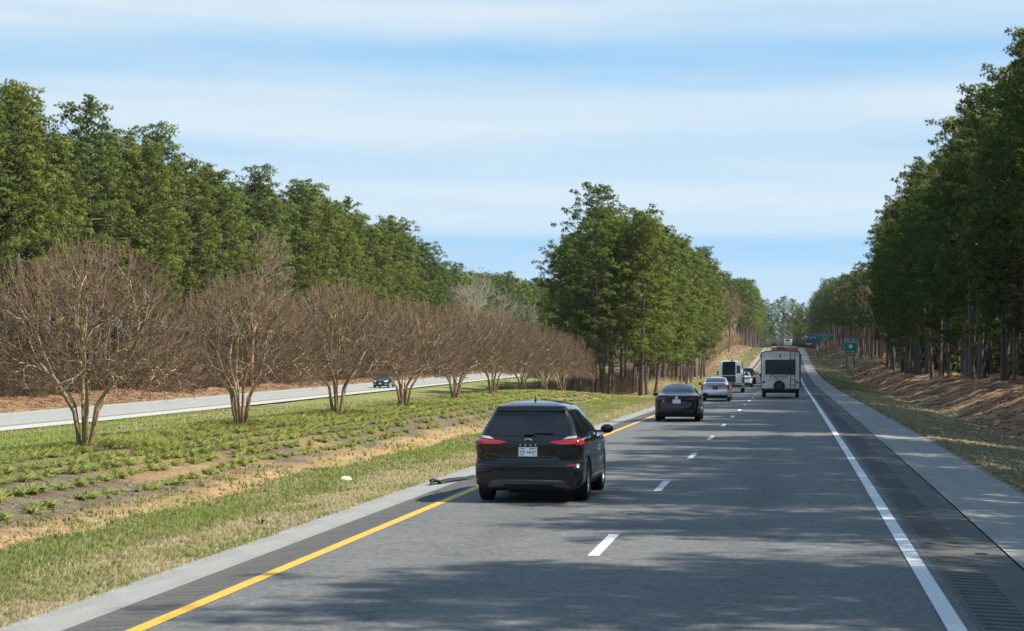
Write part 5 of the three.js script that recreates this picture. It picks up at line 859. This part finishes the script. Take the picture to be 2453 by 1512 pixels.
// ---------------------------------------------------------------- things lying about
const onRoad = (px, py) => { let t = EYE * FOC / (py - CY - 95); for (let k = 0; k < 6; k++) { const p = ray(px, py, t), y = p.x < RX.ledge || p.x > RX.edge ? land(p.x, -p.z) : roadY(-p.z) + crown(p.x); t *= EYE === p.y ? 1 : (EYE - y) / (EYE - p.y); } return ray(px, py, t); };
const tread = std(0.018, 0.018, 0.021, 0.7);
{
  const a = onRoad(1032, 1163), b = onRoad(1136, 1143), m = new MB(), N = 18, t = thing('tyre_tread', 'long black strip of shed tyre tread on the left shoulder', 'debris');
  t.position.copy(a); const d = b.clone().sub(a), side = V(d.z, 0, -d.x).normalize();
  for (let k = 0; k <= N; k++) { const u = k / N, w = u < 0.1 ? 0.03 : lerp(0.10, 0.13, Math.sin(u * 3)), c = d.clone().multiplyScalar(u).addScaledVector(side, 0.05 * Math.sin(u * 7)), h = 0.012 + (u < 0.16 ? 0.09 * Math.sin(u / 0.16 * 3.14) : 0.05 * Math.max(0, Math.sin((u - 0.2) * 5)) * (1 - u)); for (const [q, hh] of [[-1, 0], [0, 0.035], [1, 0]]) m.v(c.x + side.x * w * q, c.y + h + hh, c.z + side.z * w * q, 0, 1, 0); }
  const top = m.p.length / 3; for (let k = 0; k < top; k++) m.v(m.p[k * 3], m.p[k * 3 + 1] - 0.014, m.p[k * 3 + 2], 0, -1, 0);
  for (let k = 0; k < N; k++) for (let q = 0; q < 2; q++) { const i = k * 3 + q; m.quad(i, i + 1, i + 4, i + 3); m.quad(top + i, top + i + 3, top + i + 4, top + i + 1); }
  for (let k = 0; k < N; k++) for (const q of [0, 2]) { const i = k * 3 + q; m.quad(i, i + 3, top + i + 3, top + i); }
  const g = m.build(); g.computeVertexNormals(); part('strip', g, tread, t);
}
function scrap(name, label, px, py, w, h, d, mat, seed, turn = 0) { const p = onRoad(px, py), r = rng(seed), g = new THREE.IcosahedronGeometry(0.5, 2), P = g.attributes.position; for (let i = 0; i < P.count; i++) { const n = V().fromBufferAttribute(P, i), k = 0.78 + 0.4 * vnoise(n.x * 4 + seed, n.y * 4 + n.z * 3) + (n.x * n.z > 0.08 ? 0.1 : 0); P.setXYZ(i, n.x * w * k, Math.max(-0.25, n.y) * h * k, n.z * d * k); } g.computeVertexNormals(); const t = part(numbered(name), g, mat, scene); tag(t, label, 'debris'); t.position.set(p.x, p.y + h * 0.22, p.z); t.rotation.y = turn; return t; }
scrap('tyre_scrap', 'curled black scrap of tyre rubber at the lower left pavement edge', 22, 1478, 0.14, 0.07, 0.12, tread, 3, 0.3);
scrap('rock', 'cream white rock in the grass beside the soil band', 829, 1154, 0.22, 0.17, 0.2, std(0.78, 0.70, 0.52, 0.9), 8, 0.5).userData.category = 'rock';
scrap('tyre_scrap', 'flat black scrap lying in the rumble strip of the right shoulder', 2350, 1329, 0.16, 0.035, 0.06, tread, 12, 0.2);
scrap('metal_scrap', 'thin pale scrap lying in the left lane behind the black suv', 1515, 1231, 0.25, 0.03, 0.05, std(0.5, 0.5, 0.5, 0.5), 15, 0.1);
{
  const p = onRoad(628, 1262), m = new MB(), r = rng(5), t = thing('dead_plant', 'small blackened clump of twigs at the left pavement edge', 'plant'); t.position.copy(p);
  for (const [dx, dy, w] of [[-0.09, 0.14, 0.011], [-0.13, 0.08, 0.008], [0.01, 0.15, 0.013], [-0.03, 0.11, 0.01], [0.10, 0.08, 0.008], [0.14, 0.02, 0.008], [0.03, 0.10, 0.012], [-0.07, 0.02, 0.012]]) { const e = V(dx, dy, (r() - 0.5) * 0.1); m.tube([V((r() - 0.5) * 0.03, -0.01, 0), e.clone().multiplyScalar(0.55).add(V((r() - 0.5) * 0.02, 0.01, 0)), e], [w, w * 0.8, w * 0.4], 5); }
  part('twigs', m.build(), std(0.02, 0.018, 0.016, 0.9), t);
}
scene.fog = new THREE.FogExp2(lin(0.62, 0.76, 0.9), 0.00005);
renderer.render(scene, camera);
